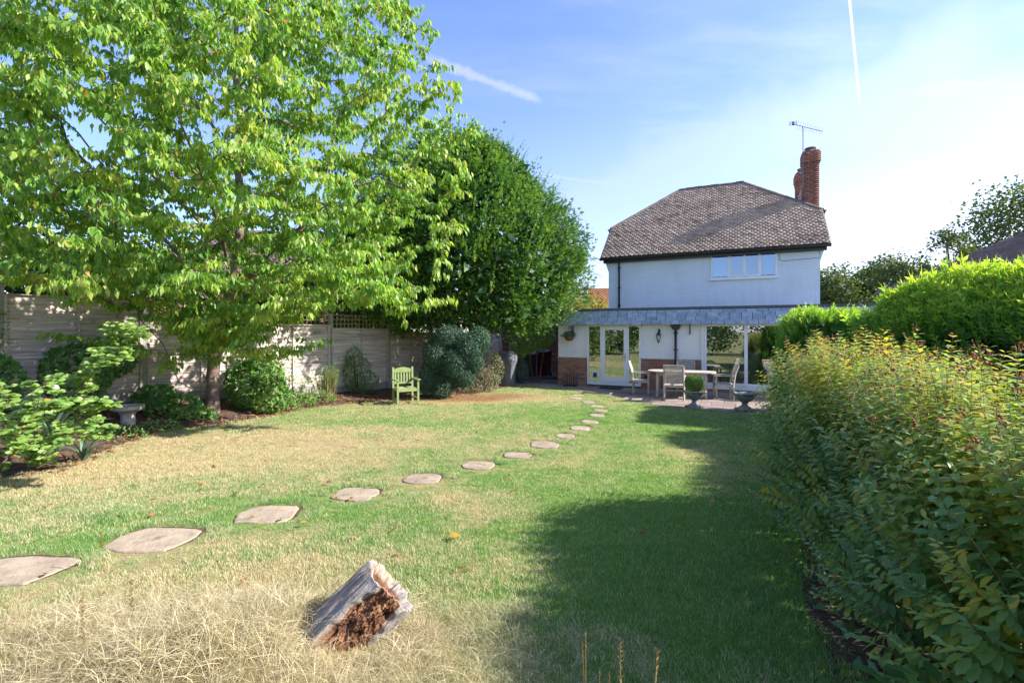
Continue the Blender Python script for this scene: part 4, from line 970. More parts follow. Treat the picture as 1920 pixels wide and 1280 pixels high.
for k in range(4):
    mb = MB(); mb.cbox(-.2, .2, -.12, .12, .12 + k * .27, .16 + k * .27, .005); mb.build('shelf', MAT['pallet_wood'], pl)
for sx in (-.19, .19): bar_part('upright', pl, (sx, -.13, 0), (sx, -.13, 1.05), .05, .03, 'pallet_wood')

# outhouse wall beyond the bins
oh = empty('brick_outhouse', HW(-3.2, 4.9), -HA, 'low dark red brick outhouse beyond the bins', 'outhouse')
def brick_slab(s0, s1, h0, h1, y, seed, parent, mat, bw=.225, bh=.075, name='brickwork'):
    r = random.Random(seed); V, F_, T = [], [], []; i = 0; z = h0
    while z < h1 - .01:
        x = s0 - (bw / 2 if i % 2 else 0)
        while x < s1 - .01:
            a, b = max(x, s0) + .004, min(x + bw, s1) - .004
            if b > a:
                c = len(V); d = y - r.uniform(0, .003)
                V += [(a, d, z + .004), (b, d, z + .004), (b, d, z + bh - .005), (a, d, z + bh - .005), (a, y + .02, z + .004), (b, y + .02, z + .004), (b, y + .02, z + bh - .005), (a, y + .02, z + bh - .005)]
                F_ += [(c, c + 1, c + 2, c + 3), (c + 4, c, c + 3, c + 7), (c + 1, c + 5, c + 6, c + 2), (c + 3, c + 2, c + 6, c + 7)]; T += [r.random()] * 8
            x += bw
        z += bh; i += 1
    o = obj(name, np_mesh(name, np.array(V), np.array(F_), np.array(T)), MAT[mat], parent); o['kind'] = 'stuff'; return o
mb = MB(); mb.box(-2.5, 3.3, .012, 2.8, 0, 2.3); mb.build('wall', MAT['dark_mortar'], oh); brick_slab(-2.5, 3.3, 0, 2.3, 0, 9, oh, 'dark_brick')
mb = MB(); mb.cbox(-2.6, 3.4, -.15, 2.95, 2.302, 2.4, .01); mb.build('roof', MAT['felt'], oh)

# neighbouring house left, seen through the cherry
nh = empty('brick_house', (-12.5, 25.5, 0), R(12), 'orange brick neighbouring house glimpsed behind the cherry tree', 'house')
mb = MB(); mb.box(-6.5, 6.5, 0, 8, 0, 5.0); mb.build('wall', MAT['orange_brick'], nh)
mb = MB(); mb.add([(-6.9, -.4, 4.95), (6.9, -.4, 4.95), (6.9, 8.4, 4.95), (-6.9, 8.4, 4.95), (-3.5, 4, 8.0), (3.5, 4, 8.0)], [(0, 3, 2, 1), (0, 1, 5, 4), (1, 2, 5), (2, 3, 4, 5), (3, 0, 4)]); nr = mb.build('roof', MAT['ridge'], nh)
sl2 = math.hypot(4.4, 3.05); tile_plane((-6.9, -.42, 4.95), (1, 0, 0), (0, 4.4, 3.05), lambda v: (3.4 * v / sl2, 13.8 - 3.4 * v / sl2), sl2, tw=.3, gauge=.22, seed=8, parent=nr, mat='purple_shingle')
for sx in (-4.2, -1.0, 2.6):
    mb = MB(); frame_rect(mb, sx - .7, sx + .7, 3.1, 4.4, .07, -.03, .05); wn = mb.build('window', MAT['white_frame'], nh); pane(sx - .63, sx + .63, 3.17, 4.33, -.005, wn, 'sky_glass')
mb = MB(); mb.box(3.6, 4.5, 3.4, 4.2, 6.0, 9.2); mb.build('chimney', MAT['orange_brick'], nh)

# neighbouring bungalow with skylights, between evergreen and house
nb = empty('tiled_bungalow', (6.3, 38, 0), R(-8), 'neighbouring house with brown tiled roof and two small skylights', 'house')
mb = MB(); mb.box(-5, 4, 0, 7, 0, 3.2); mb.build('wall', MAT['orange_brick'], nb)
mb = MB(); mb.add([(-3.2, -.3, 3.1), (4.3, -.3, 3.1), (4.3, 7.3, 3.1), (-3.2, 7.3, 3.1), (-3.2, 3.5, 5.65), (4.3, 3.5, 5.65)], [(0, 3, 2, 1), (0, 1, 5, 4), (1, 2, 5), (2, 3, 4, 5), (3, 0, 4)]); nbr = mb.build('roof', MAT['roof_fill'], nb)
sl3 = math.hypot(3.8, 2.55); tile_plane((-3.2, -.32, 3.1), (1, 0, 0), (0, 3.8, 2.55), lambda v: (0, 7.5), sl3, tw=.3, gauge=.2, seed=18, parent=nbr, mat='orange_tile')
bpy.data.materials['orange_tile'].node_tree.nodes  # tiles keep their own brown
a3 = math.atan2(2.55, 3.8)
for sx in (-1.55, -.55):
    mb = MB(); mb.box(-.3, .3, -.42, .42, 0, .07); o = mb.build('skylight', MAT['white_frame'], nb); o.location = (sx, 2.55, 3.1 + 2.87 * 2.55 / 3.8 + .05); o.rotation_euler = (a3, 0, 0)
    mb = MB(); mb.box(-.23, .23, -.34, .34, .071, .08); mb.build('pane', MAT['sky_glass'], o)

# roof of the neighbour on the far right
nr_ = empty('shingle_roofed_house', (24.6, 22.0, 0), R(20), 'neighbouring house at the right edge with weathered shingle hip roof', 'house')
mb = MB(); mb.box(-4.3, 4.3, -4.3, 4.3, 0, 3.9); mb.build('wall', MAT['painted_brick'], nr_)
mb = MB(); pk = 6.9; mb.add([(-4.7, -4.7, 3.85), (4.7, -4.7, 3.85), (4.7, 4.7, 3.85), (-4.7, 4.7, 3.85), (0, 0, pk)], [(0, 3, 2, 1), (0, 1, 4), (1, 2, 4), (2, 3, 4), (3, 0, 4)]); rr_ = mb.build('roof', MAT['slate_back'], nr_)
s4 = math.hypot(4.7, pk - 3.85)
tile_plane((-4.7, -4.72, 3.85), (1, 0, 0), (0, 4.7, pk - 3.85), lambda v: (4.7 * v / s4, 9.4 - 4.7 * v / s4), s4, tw=.5, gauge=.3, seed=28, parent=rr_, mat='purple_shingle', lift=.03)
tile_plane((-4.72, 4.7, 3.85), (0, -1, 0), (4.7, 0, pk - 3.85), lambda v: (4.7 * v / s4, 9.4 - 4.7 * v / s4), s4, tw=.5, gauge=.3, seed=29, parent=rr_, mat='purple_shingle', lift=.03)

# ================================================================== VEGETATION
def smooth_noise3(p, seed, n=7, scale=1.0):
    g_ = np.random.default_rng(seed); k = g_.normal(size=(n, 3)) * scale; ph = g_.uniform(0, 6.28, n); return np.sin(p @ k.T + ph).mean(axis=1) * 1.6

class Skel:
    """branch skeleton: nodes with parents; branches reach out to target points"""
    def __init__(s, seed): s.P = []; s.par = []; s.chains = []; s.r = random.Random(seed); s.g = np.random.default_rng(seed); s.tips = []
    def chain(s, start, pts):
        idx = [start] if start is not None else []
        for p in pts:
            s.P.append(Vector(p)); s.par.append(idx[-1] if idx else -1); idx.append(len(s.P) - 1)
        s.chains.append(idx); return idx
    def reach(s, target, bow=.12, droop=0.0, seg=.35, minrad_axis=None, axis=None):
        T = Vector(target); A = np.array([tuple(p) for p in s.P]); d = np.linalg.norm(A - np.array(target), axis=1)
        # favour nodes nearer the trunk axis and below the target
        ax = axis; cost = d + .35 * np.maximum(0, A[:, 2] - target[2]) * 2
        if ax is not None: ra = np.linalg.norm(A[:, :2] - np.array(ax), axis=1); rt = math.hypot(target[0] - ax[0], target[1] - ax[1]); cost = cost + 3.0 * np.maximum(0, ra - rt)
        i = int(np.argmin(cost)); S = s.P[i]; L = (T - S).length; n = max(2, int(L / seg)); pts = []
        side = Vector((s.r.gauss(0, 1), s.r.gauss(0, 1), 0)) * .05 * L
        for k in range(1, n + 1):
            w = k / n; p = S.lerp(T, w) + Vector((0, 0, bow * L * math.sin(math.pi * w) - droop * L * w * w)) + side * math.sin(math.pi * w)
            pts.append(p + Vector((s.r.gauss(0, 1), s.r.gauss(0, 1), s.r.gauss(0, 1))) * .02)
        return s.chain(i, pts)
    def radii(s, r_tip=.006, expo=2.4, rmax=None):
        n = len(s.P); acc = [0.0] * n
        for i in range(n - 1, -1, -1):
            if acc[i] == 0: acc[i] = r_tip ** expo
            if s.par[i] >= 0: acc[s.par[i]] += acc[i]
        # parents always precede children, so one backward pass is complete
        R_ = [a ** (1 / expo) for a in acc]
        return [min(r, rmax) if rmax else r for r in R_]
    def mesh(s, name, mat, parent, sides=6, **kw):
        R_ = s.radii(**kw); mb = MB()
        for ch in s.chains:
            if len(ch) < 2: continue
            rr = [R_[i] for i in ch]; rr[0] = min(rr[0], rr[1] * 1.15) if s.par[ch[1]] == ch[0] and s.par[ch[0]] != -1 else rr[0]
            mb.tube([s.P[i] for i in ch], rr, sides if rr[0] > .03 else 4, cap=False)
        return mb.build(name, MAT[mat], parent, True)

def instance_leaves(root, tpl, mat, pos, ax, up, size, tint, nmax=300):
    """the leaves that show largest become parts of their own, sharing four meshes"""
    tv, tf = tpl; mes = []
    for k, tt in enumerate((.15, .45, .7, .9)):
        me = np_mesh('leaf', np.array(tv, float), np.array(tf), np.full(len(tv), tt)); me.materials.append(MAT[mat]); mes.append(me)
    x, y, z = frames(ax, up)
    for i in range(min(nmax, len(pos))):
        k = 0 if tint[i] < .3 else 1 if tint[i] < .58 else 2 if tint[i] < .84 else 3
        o = bpy.data.objects.new('leaf', mes[k]); link(o, root)
        M = Matrix(((x[i, 0], y[i, 0], z[i, 0], 0), (x[i, 1], y[i, 1], z[i, 1], 0), (x[i, 2], y[i, 2], z[i, 2], 0), (0, 0, 0, 1)))
        o.matrix_local = Matrix.Translation(Vector(pos[i]) - root.location) @ M @ Matrix.Scale(float(size[i]), 4)
def split_leaves(root, tpl, mat, pos, ax, up, size, tint, name='foliage', light=False):
    pos = np.asarray(pos); X = pos[:, 0] / np.maximum(pos[:, 1], .1) * F + 960; Y = HY - (pos[:, 2] - CAMH) / np.maximum(pos[:, 1], .1) * F
    vis = (pos[:, 1] > .5) & (X > 0) & (X < 1920) & (Y > 0) & (Y < 1280)
    px = np.where(vis, size / np.maximum(pos[:, 1], .1), 0); order = np.argsort(-px); a, b = order[:300], order[300:]
    instance_leaves(root, tpl, mat, pos[a], ax[a], up[a], size[a], tint[a])
    rl = np.array(root.location)
    far = leaf4(.2, .05, .14) if light else tpl
    return leaf_obj(name, scatter(*far, pos[b] - rl, ax[b], up[b], size[b], tint[b]), mat, root)

# ---------------- cherry tree
def cherry():
    bx0, by0 = -6.85, 10.95; bz = .12
    root = empty('cherry_tree', (bx0, by0, bz), 0, 'large cherry tree with drooping bright green leaves filling the upper left', 'tree')
    sk = Skel(21); V = lambda x, y, z: (bx0 + x, by0 + y, bz + z)
    tr = sk.chain(None, [V(0, 0, -.1), V(.02, 0, .35), V(.0, .03, .8), V(.05, .02, 1.3), V(.15, 0, 1.8), V(.30, 0, 2.3), V(.42, .05, 2.9), V(.5, .1, 3.6), V(.6, .15, 4.5), V(.55, .1, 5.6), V(.6, .1, 6.8), V(.5, 0, 8.0), V(.6, 0, 9.3), V(.6, 0, 10.4)])
    low = sk.chain(tr[1], [V(-.25, -.1, .5), V(-.55, -.3, .75), V(-.6, -.4, 1.1), V(-.75, -.5, 1.6), V(-1.0, -.8, 2.1)])
    limbs = [(4, [V(.9, -.4, 2.8), V(1.7, -.9, 3.4), V(2.8, -1.4, 4.1), V(3.9, -1.7, 4.8)]), (5, [V(1.1, .3, 3.3), V(2.1, .5, 4.6), V(3.0, .6, 5.9)]), (5, [V(-.5, .2, 3.2), V(-1.5, .4, 4.2), V(-2.6, .5, 5.4), V(-3.5, .5, 6.6)]),
             (4, [V(-.6, -.6, 2.6), V(-1.6, -1.4, 3.3), V(-2.6, -2.3, 3.9)]), (6, [V(.8, -.9, 3.8), V(1.1, -2.0, 4.7), V(1.3, -3.1, 5.6)]), (7, [V(-.3, -1.0, 4.8), V(-1.0, -2.0, 6.0), V(-1.4, -2.8, 7.2)]),
             (8, [V(1.4, .0, 5.5), V(2.3, -.1, 6.8), V(3.0, -.2, 8.2)]), (9, [V(-.2, .2, 6.8), V(-1.2, .1, 8.0), V(-1.8, 0, 9.3)]), (6, [V(.9, .8, 3.9), V(1.7, 1.6, 5.0)]), (5, [V(1.3, -.3, 2.8), V(2.5, -.5, 3.2), V(3.6, -.6, 3.4)])]
    for i, pts in limbs: sk.chain(tr[i], pts)
    prof = [(1.7, 2.6), (2.2, 4.2), (3.2, 5.0), (4.4, 5.6), (5.5, 5.9), (6.6, 6.0), (7.5, 5.7), (8.5, 5.2), (9.3, 4.7), (10.3, 3.9), (11.2, 2.3)]
    zs, rs = np.array(prof).T; g_ = np.random.default_rng(5); T = []
    while len(T) < 1180:
        z = g_.uniform(1.9, 11.0); rmax = np.interp(z, zs, rs); a = g_.uniform(0, 2 * np.pi); f = math.sqrt(g_.uniform(.03, 1))
        c, s = math.cos(a), math.sin(a); sy = .86 if s < 0 else .62
        x, y = c * rmax * f * .97, s * rmax * f * sy
        if z < 3.0 and f < .5: continue
        p = np.array([bx0 + x, by0 + y, z])
        if p[1] > 10 and p[0] < -9.3 and False: continue
        # keep the lower left corner clearer so that the fence shows
        X = p[0] / p[1] * F + 960; Y = HY - (z - 2) / p[1] * F
        if X < 460 and Y > 545: continue
        if 460 <= X < 900 and Y > (600 if X < 590 else 560): continue
        if X > 800 and Y > 560: continue
        if 90 < X < 215 and 205 < Y < 300 and g_.random() < .8: continue
        if p[1] < 5.2: continue
        if smooth_noise3(p[None] * 1.0, 3, 6, 1.1)[0] < -.62: continue
        T.append(p)
    while len(T) < 1400:     # the side that faces the lawn is the leafiest
        x, y, z = g_.uniform(-3.2, 3.4), g_.uniform(-4.2, -1.0), g_.uniform(3.0, 9.0)
        X = (bx0 + x) / (by0 + y) * F + 960; Y = HY - (z - 2) / (by0 + y) * F
        if Y > 530 or (90 < X < 215 and 205 < Y < 300): continue
        T.append(np.array([bx0 + x, by0 + y, z]))
    # single boughs the photo shows hanging low or reaching out (pixel, depth)
    for X, Y, Z in [(600, 642, 9.6), (560, 655, 9.4), (500, 668, 9.5), (440, 655, 9.0), (380, 650, 9.6), (400, 675, 10.1), (760, 600, 9.8), (800, 575, 9.6), (825, 560, 9.7), (740, 560, 9.5), (690, 560, 9.2), (895, 232, 10.6), (880, 250, 10.4), (860, 165, 10.3), (845, 200, 10.6),
                    (820, 60, 10.2), (815, 110, 10.4), (765, 15, 10), (870, 300, 10.2), (860, 350, 10.4), (845, 330, 9.8), (120, 630, 9.3), (170, 640, 9.5), (230, 610, 9.0), (300, 690, 9.8), (270, 655, 9.6), (330, 610, 9.3), (210, 540, 8.6), (60, 520, 8.3), (20, 480, 8.0), (130, 560, 8.4), (830, 470, 9.6), (850, 410, 9.9)]:
        T.append(np.array([(X - 960) / F * Z, Z, 2 + (HY - Y) / F * Z]))
    for _ in range(95):
        X, Z = g_.uniform(190, 720), g_.uniform(8.8, 10.4); Y = g_.uniform(500, 560 + 75 * math.sin((X - 190) / 530 * 3.14)); 
        if X > 590 and Y > 570: continue
        T.append(np.array([(X - 960) / F * Z, Z, 2 + (HY - Y) / F * Z]))
    for _ in range(34):
        X, Z = g_.uniform(320, 500), g_.uniform(9.3, 10.3); Y = g_.uniform(570, 665); T.append(np.array([(X - 960) / F * Z, Z, 2 + (HY - Y) / F * Z]))
    T = sorted(T, key=lambda p: math.hypot(p[0] - bx0, p[1] - by0) + .2 * abs(p[2] - 4))
    newch = []
    for p in T: newch.append(sk.reach(p, bow=.16, droop=.03, axis=(bx0, by0)))
    trunk = sk.mesh('trunk', 'cherry_bark', root, 9, r_tip=.0080, expo=2.3, rmax=.245)
    for v in trunk.data.vertices: v.co = v.co - root.location
    for v in trunk.data.vertices:      # root flare
        if v.co.z < .5: k = 1 + .75 * max(0, (.42 - v.co.z)) * (1 + .4 * math.sin(math.atan2(v.co.y, v.co.x) * 5)); v.co.x *= k; v.co.y *= k
    # leaves: bunches that hang below the twigs
    pos, ax, up, sz, ti = [], [], [], [], []; r = random.Random(3)
    tofs = 0
    def bunch(p, d, n, dense=1.0):
        for _ in range(n):
            a = r.uniform(0, 6.283); h = Vector((math.cos(a), math.sin(a), 0)); axd = (h * r.uniform(.25, .9) + d * .25 + Vector((0, 0, -r.uniform(.7, 1.25)))).normalized()
            pos.append(p + Vector((r.gauss(0, .02), r.gauss(0, .02), r.gauss(0, .02)))); ax.append(axd)
            u = h + Vector((r.gauss(0, .3), r.gauss(0, .3), .35)); up.append(u); sz.append(r.uniform(.10, .175))
            q = r.random(); ti.append(.97 + r.random() * .03 if q < .006 else .88 + r.random() * .06 if q < .03 else min(.87, max(0, r.gauss(.45 + tofs, .17))))
    for ch in newch:
        tofs = r.gauss(0, .14)
        P = [sk.P[i] for i in ch]; 
        if len(P) < 2: continue
        tot = sum((P[k + 1] - P[k]).length for k in range(len(P) - 1)); start = max(0, tot - 1.5); acc = 0
        for k in range(len(P) - 1):
            d = P[k + 1] - P[k]; L = d.length; st = .085; m = max(1, int(L / st))
            for j in range(m):
                w = (j + r.random()) / m; s_ = acc + L * w
                if s_ < start: continue
                bunch(P[k].lerp(P[k + 1], w), d.normalized(), 4)
            acc += L
        bunch(P[-1], (P[-1] - P[-2]).normalized(), 9)
        # side twigs
        for _ in range(4):
            w = r.uniform(.35, .95); k = min(int(w * (len(P) - 1)), len(P) - 2); s0 = P[k].lerp(P[k + 1], w * (len(P) - 1) - k)
            a = r.uniform(0, 6.283); dd = Vector((math.cos(a), math.sin(a), r.uniform(-.15, .5))) * r.uniform(.25, .5)
            for j in range(5): bunch(s0 + dd * (j + 1) / 5 + Vector((0, 0, -.05 * (j / 4) ** 2)), dd.normalized(), 3)
    A = [np.array([tuple(v) for v in q]) for q in (pos, ax, up)]
    split_leaves(root, leaf_tpl(.2, .05, .16, .2), 'cherry_leaf', *A, np.array(sz), np.array(ti), light=True); return len(pos)
n_ch = cherry()

# ---------------- generic clumped evergreen crown
def clumps_on(shape_fn, n, seed): return shape_fn(np.random.default_rng(seed), n)
def spray_tpl(n=6, w=.10, l=.42):     # flat feathery spray: a stalk with side blades, unit length
    v, f = [], []
    def blade(p, q_, wd):
        p, q_ = np.array(p, float), np.array(q_, float); d = q_ - p; nx = np.array([-d[1], d[0], 0]); nx = nx / np.linalg.norm(nx) * wd; b = len(v)
        v.extend([p, p + d * .45 + nx, q_, p + d * .45 - nx]); f.extend([(b, b + 1, b + 2), (b, b + 2, b + 3)])
    blade((0, 0, 0), (0, 1, 0), w * .4)
    for k in range(n):
        y = .12 + .76 * k / n; ll = l * (1 - .55 * k / n)
        for s in (-1, 1): blade((0, y, 0), (s * ll * .7, y + ll * .8, .06 * (-1) ** k), w * .5)
    return [tuple(a) for a in v], f
def yew():
    root = empty('yew_tree', (-1.5, 16.5, 0), 0, 'big dark green evergreen tree left of the house', 'tree')
    r = random.Random(8); mb = MB()
    for k in range(5):
        a = k * 1.3; mb.tube([(.15 * math.cos(a), .15 * math.sin(a), -.05), (.3 * math.cos(a), .3 * math.sin(a), 1.5), (.9 * math.cos(a), .8 * math.sin(a), 3.5), (1.5 * math.cos(a), 1.2 * math.sin(a), 5.5)], [.17, .14, .1, .04], 8)
    mb.build('trunk', MAT['bark'], root, True)
    g_ = np.random.default_rng(3)
    zs = np.array([1.9, 2.35, 3.0, 4.0, 5.0, 6.0, 7.0, 7.8, 8.3, 8.6]); rs = np.array([1.6, 3.0, 3.6, 3.95, 3.85, 3.35, 2.6, 1.8, 1.1, .2])
    n = 1500; z = g_.uniform(2.0, 8.5, n * 3); R_ = np.interp(z, zs, rs); keep = g_.random(n * 3) < (R_ / 3.8) ; z = z[keep][:n]; R_ = R_[keep][:n]; n = len(z)
    a = g_.uniform(0, 2 * np.pi, n); f = 1 - np.abs(g_.normal(0, .10, n)); bump = 1 + .26 * smooth_noise3(np.stack([np.cos(a) * 3, np.sin(a) * 3, z * .9], 1), 14, 6, 1.15)
    f = f * bump; cx = np.interp(z, [1.6, 9], [0.0, -.5])
    C = np.stack([cx + np.cos(a) * R_ * f, np.sin(a) * R_ * f * .68, z], 1)
    Nn = nrm(np.stack([np.cos(a), np.sin(a) / .76, .35 + (z - 4) * .12], 1))
    per = 46; tot = n * per; cc = np.repeat(C, per, 0); nn = np.repeat(Nn, per, 0); cr = np.repeat(g_.uniform(.18, .42, n), per)
    off = g_.normal(size=(tot, 3)) * .55; pos = cc + off * cr[:, None] + nn * .1
    d = nrm(pos - cc + nn * .35 + g_.normal(size=(tot, 3)) * .12 + np.array([0, 0, .08])); up = nrm(nn + g_.normal(size=(tot, 3)) * .5)
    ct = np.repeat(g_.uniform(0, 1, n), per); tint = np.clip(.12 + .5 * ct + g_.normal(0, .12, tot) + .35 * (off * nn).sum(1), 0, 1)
    tpl = spray_tpl(2, .2, .5)
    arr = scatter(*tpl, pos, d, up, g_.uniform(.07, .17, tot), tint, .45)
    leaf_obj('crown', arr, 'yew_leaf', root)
    # inner foliage that closes the crown
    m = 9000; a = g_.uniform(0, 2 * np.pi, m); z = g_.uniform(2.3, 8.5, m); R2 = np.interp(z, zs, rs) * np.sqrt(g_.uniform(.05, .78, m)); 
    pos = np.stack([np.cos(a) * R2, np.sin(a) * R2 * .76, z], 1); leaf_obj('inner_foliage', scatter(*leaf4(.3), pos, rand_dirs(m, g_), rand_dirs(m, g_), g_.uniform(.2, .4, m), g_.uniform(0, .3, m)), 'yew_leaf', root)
    # leaders that stick out of the top right outline
    L = []
    for k in range(200):
        zz_ = r.uniform(3.0, 8.5); an = r.uniform(-1.7, 1.2); R3 = np.interp(zz_, zs, rs) * 1.0; c = Vector((np.interp(zz_, [1.6, 9], [0, -.5]) + math.cos(an) * R3, math.sin(an) * R3 * .76, zz_)); dd = Vector((math.cos(an) * .6, math.sin(an) * .4, .9)).normalized()
        for j in range(26): w = j / 26 * (.55 + .38 * math.sin(k * 2.4)); L.append((c + dd * w, (dd + Vector((r.gauss(0, .5), r.gauss(0, .5), r.gauss(0, .5)))).normalized(), .13 * (1.1 - j / 30)))
    leaf_obj('leader', scatter(*tpl, np.array([tuple(a) for a, _, _ in L]), np.array([tuple(b) for _, b, _ in L]), rand_dirs(len(L), g_), np.array([c for *_, c in L]), g_.uniform(.4, 1, len(L))), 'yew_leaf', root)
yew()

def bulge_shrub(name, label, loc, bulges, n, size, mat, seed, tpl, cat_='shrub', tint=(.1, .8), brown=None, outward=.6, stems=True, upb=.3):
    root = empty(name, loc, 0, label, cat_); g_ = np.random.default_rng(seed); P, D, U, S, T = [], [], [], [], []
    vol = np.array([b[3] * b[4] * b[5] for b in bulges]) ** (2 / 3); cnt = (vol / vol.sum() * n).astype(int)
    for (x, y, z, rx, ry, rz), m in zip(bulges, cnt):
        d = rand_dirs(m, g_); c = np.array([x, y, z]); p = c + d * np.array([rx, ry, rz]) * g_.uniform(.86, 1.04, m)[:, None]
        p = p[p[:, 2] > .02]; d = nrm((p - c)); m = len(p)
        P.append(p); D.append(nrm(d * outward + g_.normal(size=(m, 3)) * .45 + np.array([0, 0, upb]))); U.append(nrm(d + g_.normal(size=(m, 3)) * .35)); S.append(g_.uniform(.7, 1.25, m) * size)
        t_ = g_.uniform(tint[0], tint[1], m) * .7 + .3 * np.clip(.5 + smooth_noise3(p, seed, 6, 3), 0, 1) * tint[1]
        if brown: bn = smooth_noise3(p, seed + 5, 6, 2.2) + p[:, 2] * 0; t_ = np.where(bn > brown, g_.uniform(.85, 1, m), t_)
        T.append(t_)
    leaf_obj('foliage', scatter(*tpl, np.concatenate(P), np.concatenate(D), np.concatenate(U), np.concatenate(S), np.concatenate(T)), mat, root)
    if stems:
        mb = MB(); r = random.Random(seed)
        for x, y, z, rx, ry, rz in bulges: mb.tube([(x * .3, y * .3, 0), (x * .7, y * .7, z * .5), (x, y, z)], [.035, .025, .012], 5)
        mb.build('stem', MAT['stem_brown'], root)
    return root
# blue green juniper under the yew: clipped swelling lobes above a trailing skirt
bulge_shrub('juniper_bush', 'blue green clipped juniper with bulging lobes right of the lime chair', (-1.72, 14.15, 0),
            [(-.50, 0, 1.32, .40, .4, .46), (.02, -.12, 1.10, .38, .38, .44), (.42, -.02, 1.45, .40, .38, .50), (-.15, .1, 1.80, .46, .42, .36), (.72, .15, 1.72, .34, .35, .42), (-.74, 0, .58, .27, .3, .52), (-.34, -.05, .40, .28, .3, .44), (.30, .12, .72, .3, .32, .36), (-.08, .18, .8, .36, .35, .5), (.55, .2, 1.05, .3, .3, .3)],
            40000, .07, 'juniper_leaf', 31, leaf4(.15, .02), tint=(.05, .75), brown=.55, outward=.35, upb=-.35, stems=False)
ROOTJ = bpy.data.objects['juniper_bush']

# ---------------- conifer hedge on the right
def hedge_block(name, label, poly, htop, seed, n_cl, col_bias=0, size=(.22, .4), wild=0.0, catn='hedge', mat='leylandii_leaf'):
    """hedge run along poly [(x,y,halfwidth,height)]"""
    root = empty(name, (poly[0][0], poly[0][1], 0), 0, label, catn); g_ = np.random.default_rng(seed)
    P0 = np.array(poly); u = g_.uniform(0, 1, n_cl) * (len(poly) - 1); i = np.minimum(u.astype(int), len(poly) - 2); w = (u - i)[:, None]
    Q = P0[i] * (1 - w) + P0[i + 1] * w; tang = nrm((P0[i + 1] - P0[i])[:, :2]); nor = np.stack([tang[:, 1], -tang[:, 0]], 1)
    th = g_.uniform(0, np.pi, n_cl)         # over the section: 0 = one foot, pi = other foot
    sec = np.stack([np.cos(th), np.sin(th)], 1); sec = np.sign(sec) * np.abs(sec) ** .55
    # more on the flanks
    bump = 1 + wild * smooth_noise3(np.stack([Q[:, 0], Q[:, 1], sec[:, 1] * 2 + sec[:, 0] * 3], 1), seed, 8, 1.6)
    x = Q[:, 0] + nor[:, 0] * sec[:, 0] * Q[:, 2] * bump; y = Q[:, 1] + nor[:, 1] * sec[:, 0] * Q[:, 2] * bump; z = .05 + sec[:, 1] * (Q[:, 3]) * (1 + (bump - 1) * .45)
    # feet: spread along the flank height
    flank = np.abs(sec[:, 0]) > .93; z = np.where(flank, g_.uniform(.05, 1, n_cl) * z.clip(.5) + .0, z)
    ends = g_.random(n_cl) < .10; # close the two ends
    e = g_.random(n_cl) < .5; k = np.where(e, 0, len(poly) - 1); ex = g_.uniform(-1, 1, n_cl)
    tx = nrm((P0[1] - P0[0])[:2]); nx_ = np.array([tx[1], -tx[0]])
    x = np.where(ends, P0[k, 0] + nx_[0] * ex * P0[k, 2], x); y = np.where(ends, P0[k, 1] + nx_[1] * ex * P0[k, 2], y); z = np.where(ends, g_.uniform(.1, .97, n_cl) * P0[k, 3], z)
    C = np.stack([x, y, z], 1); out_ = np.stack([nor[:, 0] * sec[:, 0], nor[:, 1] * sec[:, 0], sec[:, 1] * .6], 1)
    ed = np.where(e, -1, 1)[:, None] * np.array([[tx[0], tx[1], 0]]); out_ = nrm(np.where(ends[:, None], ed, out_))
    per = 7; tot = n_cl * per; pos = np.repeat(C, per, 0) + g_.normal(size=(tot, 3)) * .07; o_ = np.repeat(out_, per, 0)
    d = nrm(o_ * .6 + np.array([0, 0, 1.0]) + g_.normal(size=(tot, 3)) * .34); up = nrm(np.cross(d, g_.normal(size=(tot, 3))))
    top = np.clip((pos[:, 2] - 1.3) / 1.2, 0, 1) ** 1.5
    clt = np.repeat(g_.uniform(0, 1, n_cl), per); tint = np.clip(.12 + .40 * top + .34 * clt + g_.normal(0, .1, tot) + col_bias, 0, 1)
    pos = pos - np.array(root.location)
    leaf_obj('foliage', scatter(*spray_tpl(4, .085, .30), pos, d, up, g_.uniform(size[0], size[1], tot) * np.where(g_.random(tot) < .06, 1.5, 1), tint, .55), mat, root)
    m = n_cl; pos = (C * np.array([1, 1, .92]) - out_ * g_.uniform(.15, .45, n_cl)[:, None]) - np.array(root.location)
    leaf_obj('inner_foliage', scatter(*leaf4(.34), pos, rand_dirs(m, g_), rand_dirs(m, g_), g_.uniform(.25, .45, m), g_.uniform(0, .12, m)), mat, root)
    mb = MB()
    for k in range(len(poly)):
        p = poly[k]; mb.tube([(p[0] - poly[0][0], p[1] - poly[0][1], 0), (p[0] - poly[0][0], p[1] - poly[0][1], p[3] * .8)], [.07, .03], 6)
    mb.build('stem', MAT['bark'], root); return root
hedge_block('conifer_hedge', 'bright green feathery conifer hedge, tall and untrimmed behind the flowering bush', [(8.0, 2.6, .9, 2.0), (7.8, 4.6, .9, 2.05), (8.2, 6.0, .9, 2.25), (8.1, 7.2, .9, 2.62), (7.7, 8.2, .85, 2.62), (7.3, 9.0, .8, 2.25)], 0, 41, 4600, wild=.14, size=(.26, .46), col_bias=.06)
hedge_block('conifer_hedge', 'trimmed darker green conifer hedge overlapping the right end of the house', [(6.6, 10.0, .8, 2.15), (7.05, 10.8, .8, 2.2), (7.45, 11.7, .8, 2.2)], 0, 42, 1900, col_bias=.02, wild=.04, size=(.13, .24))

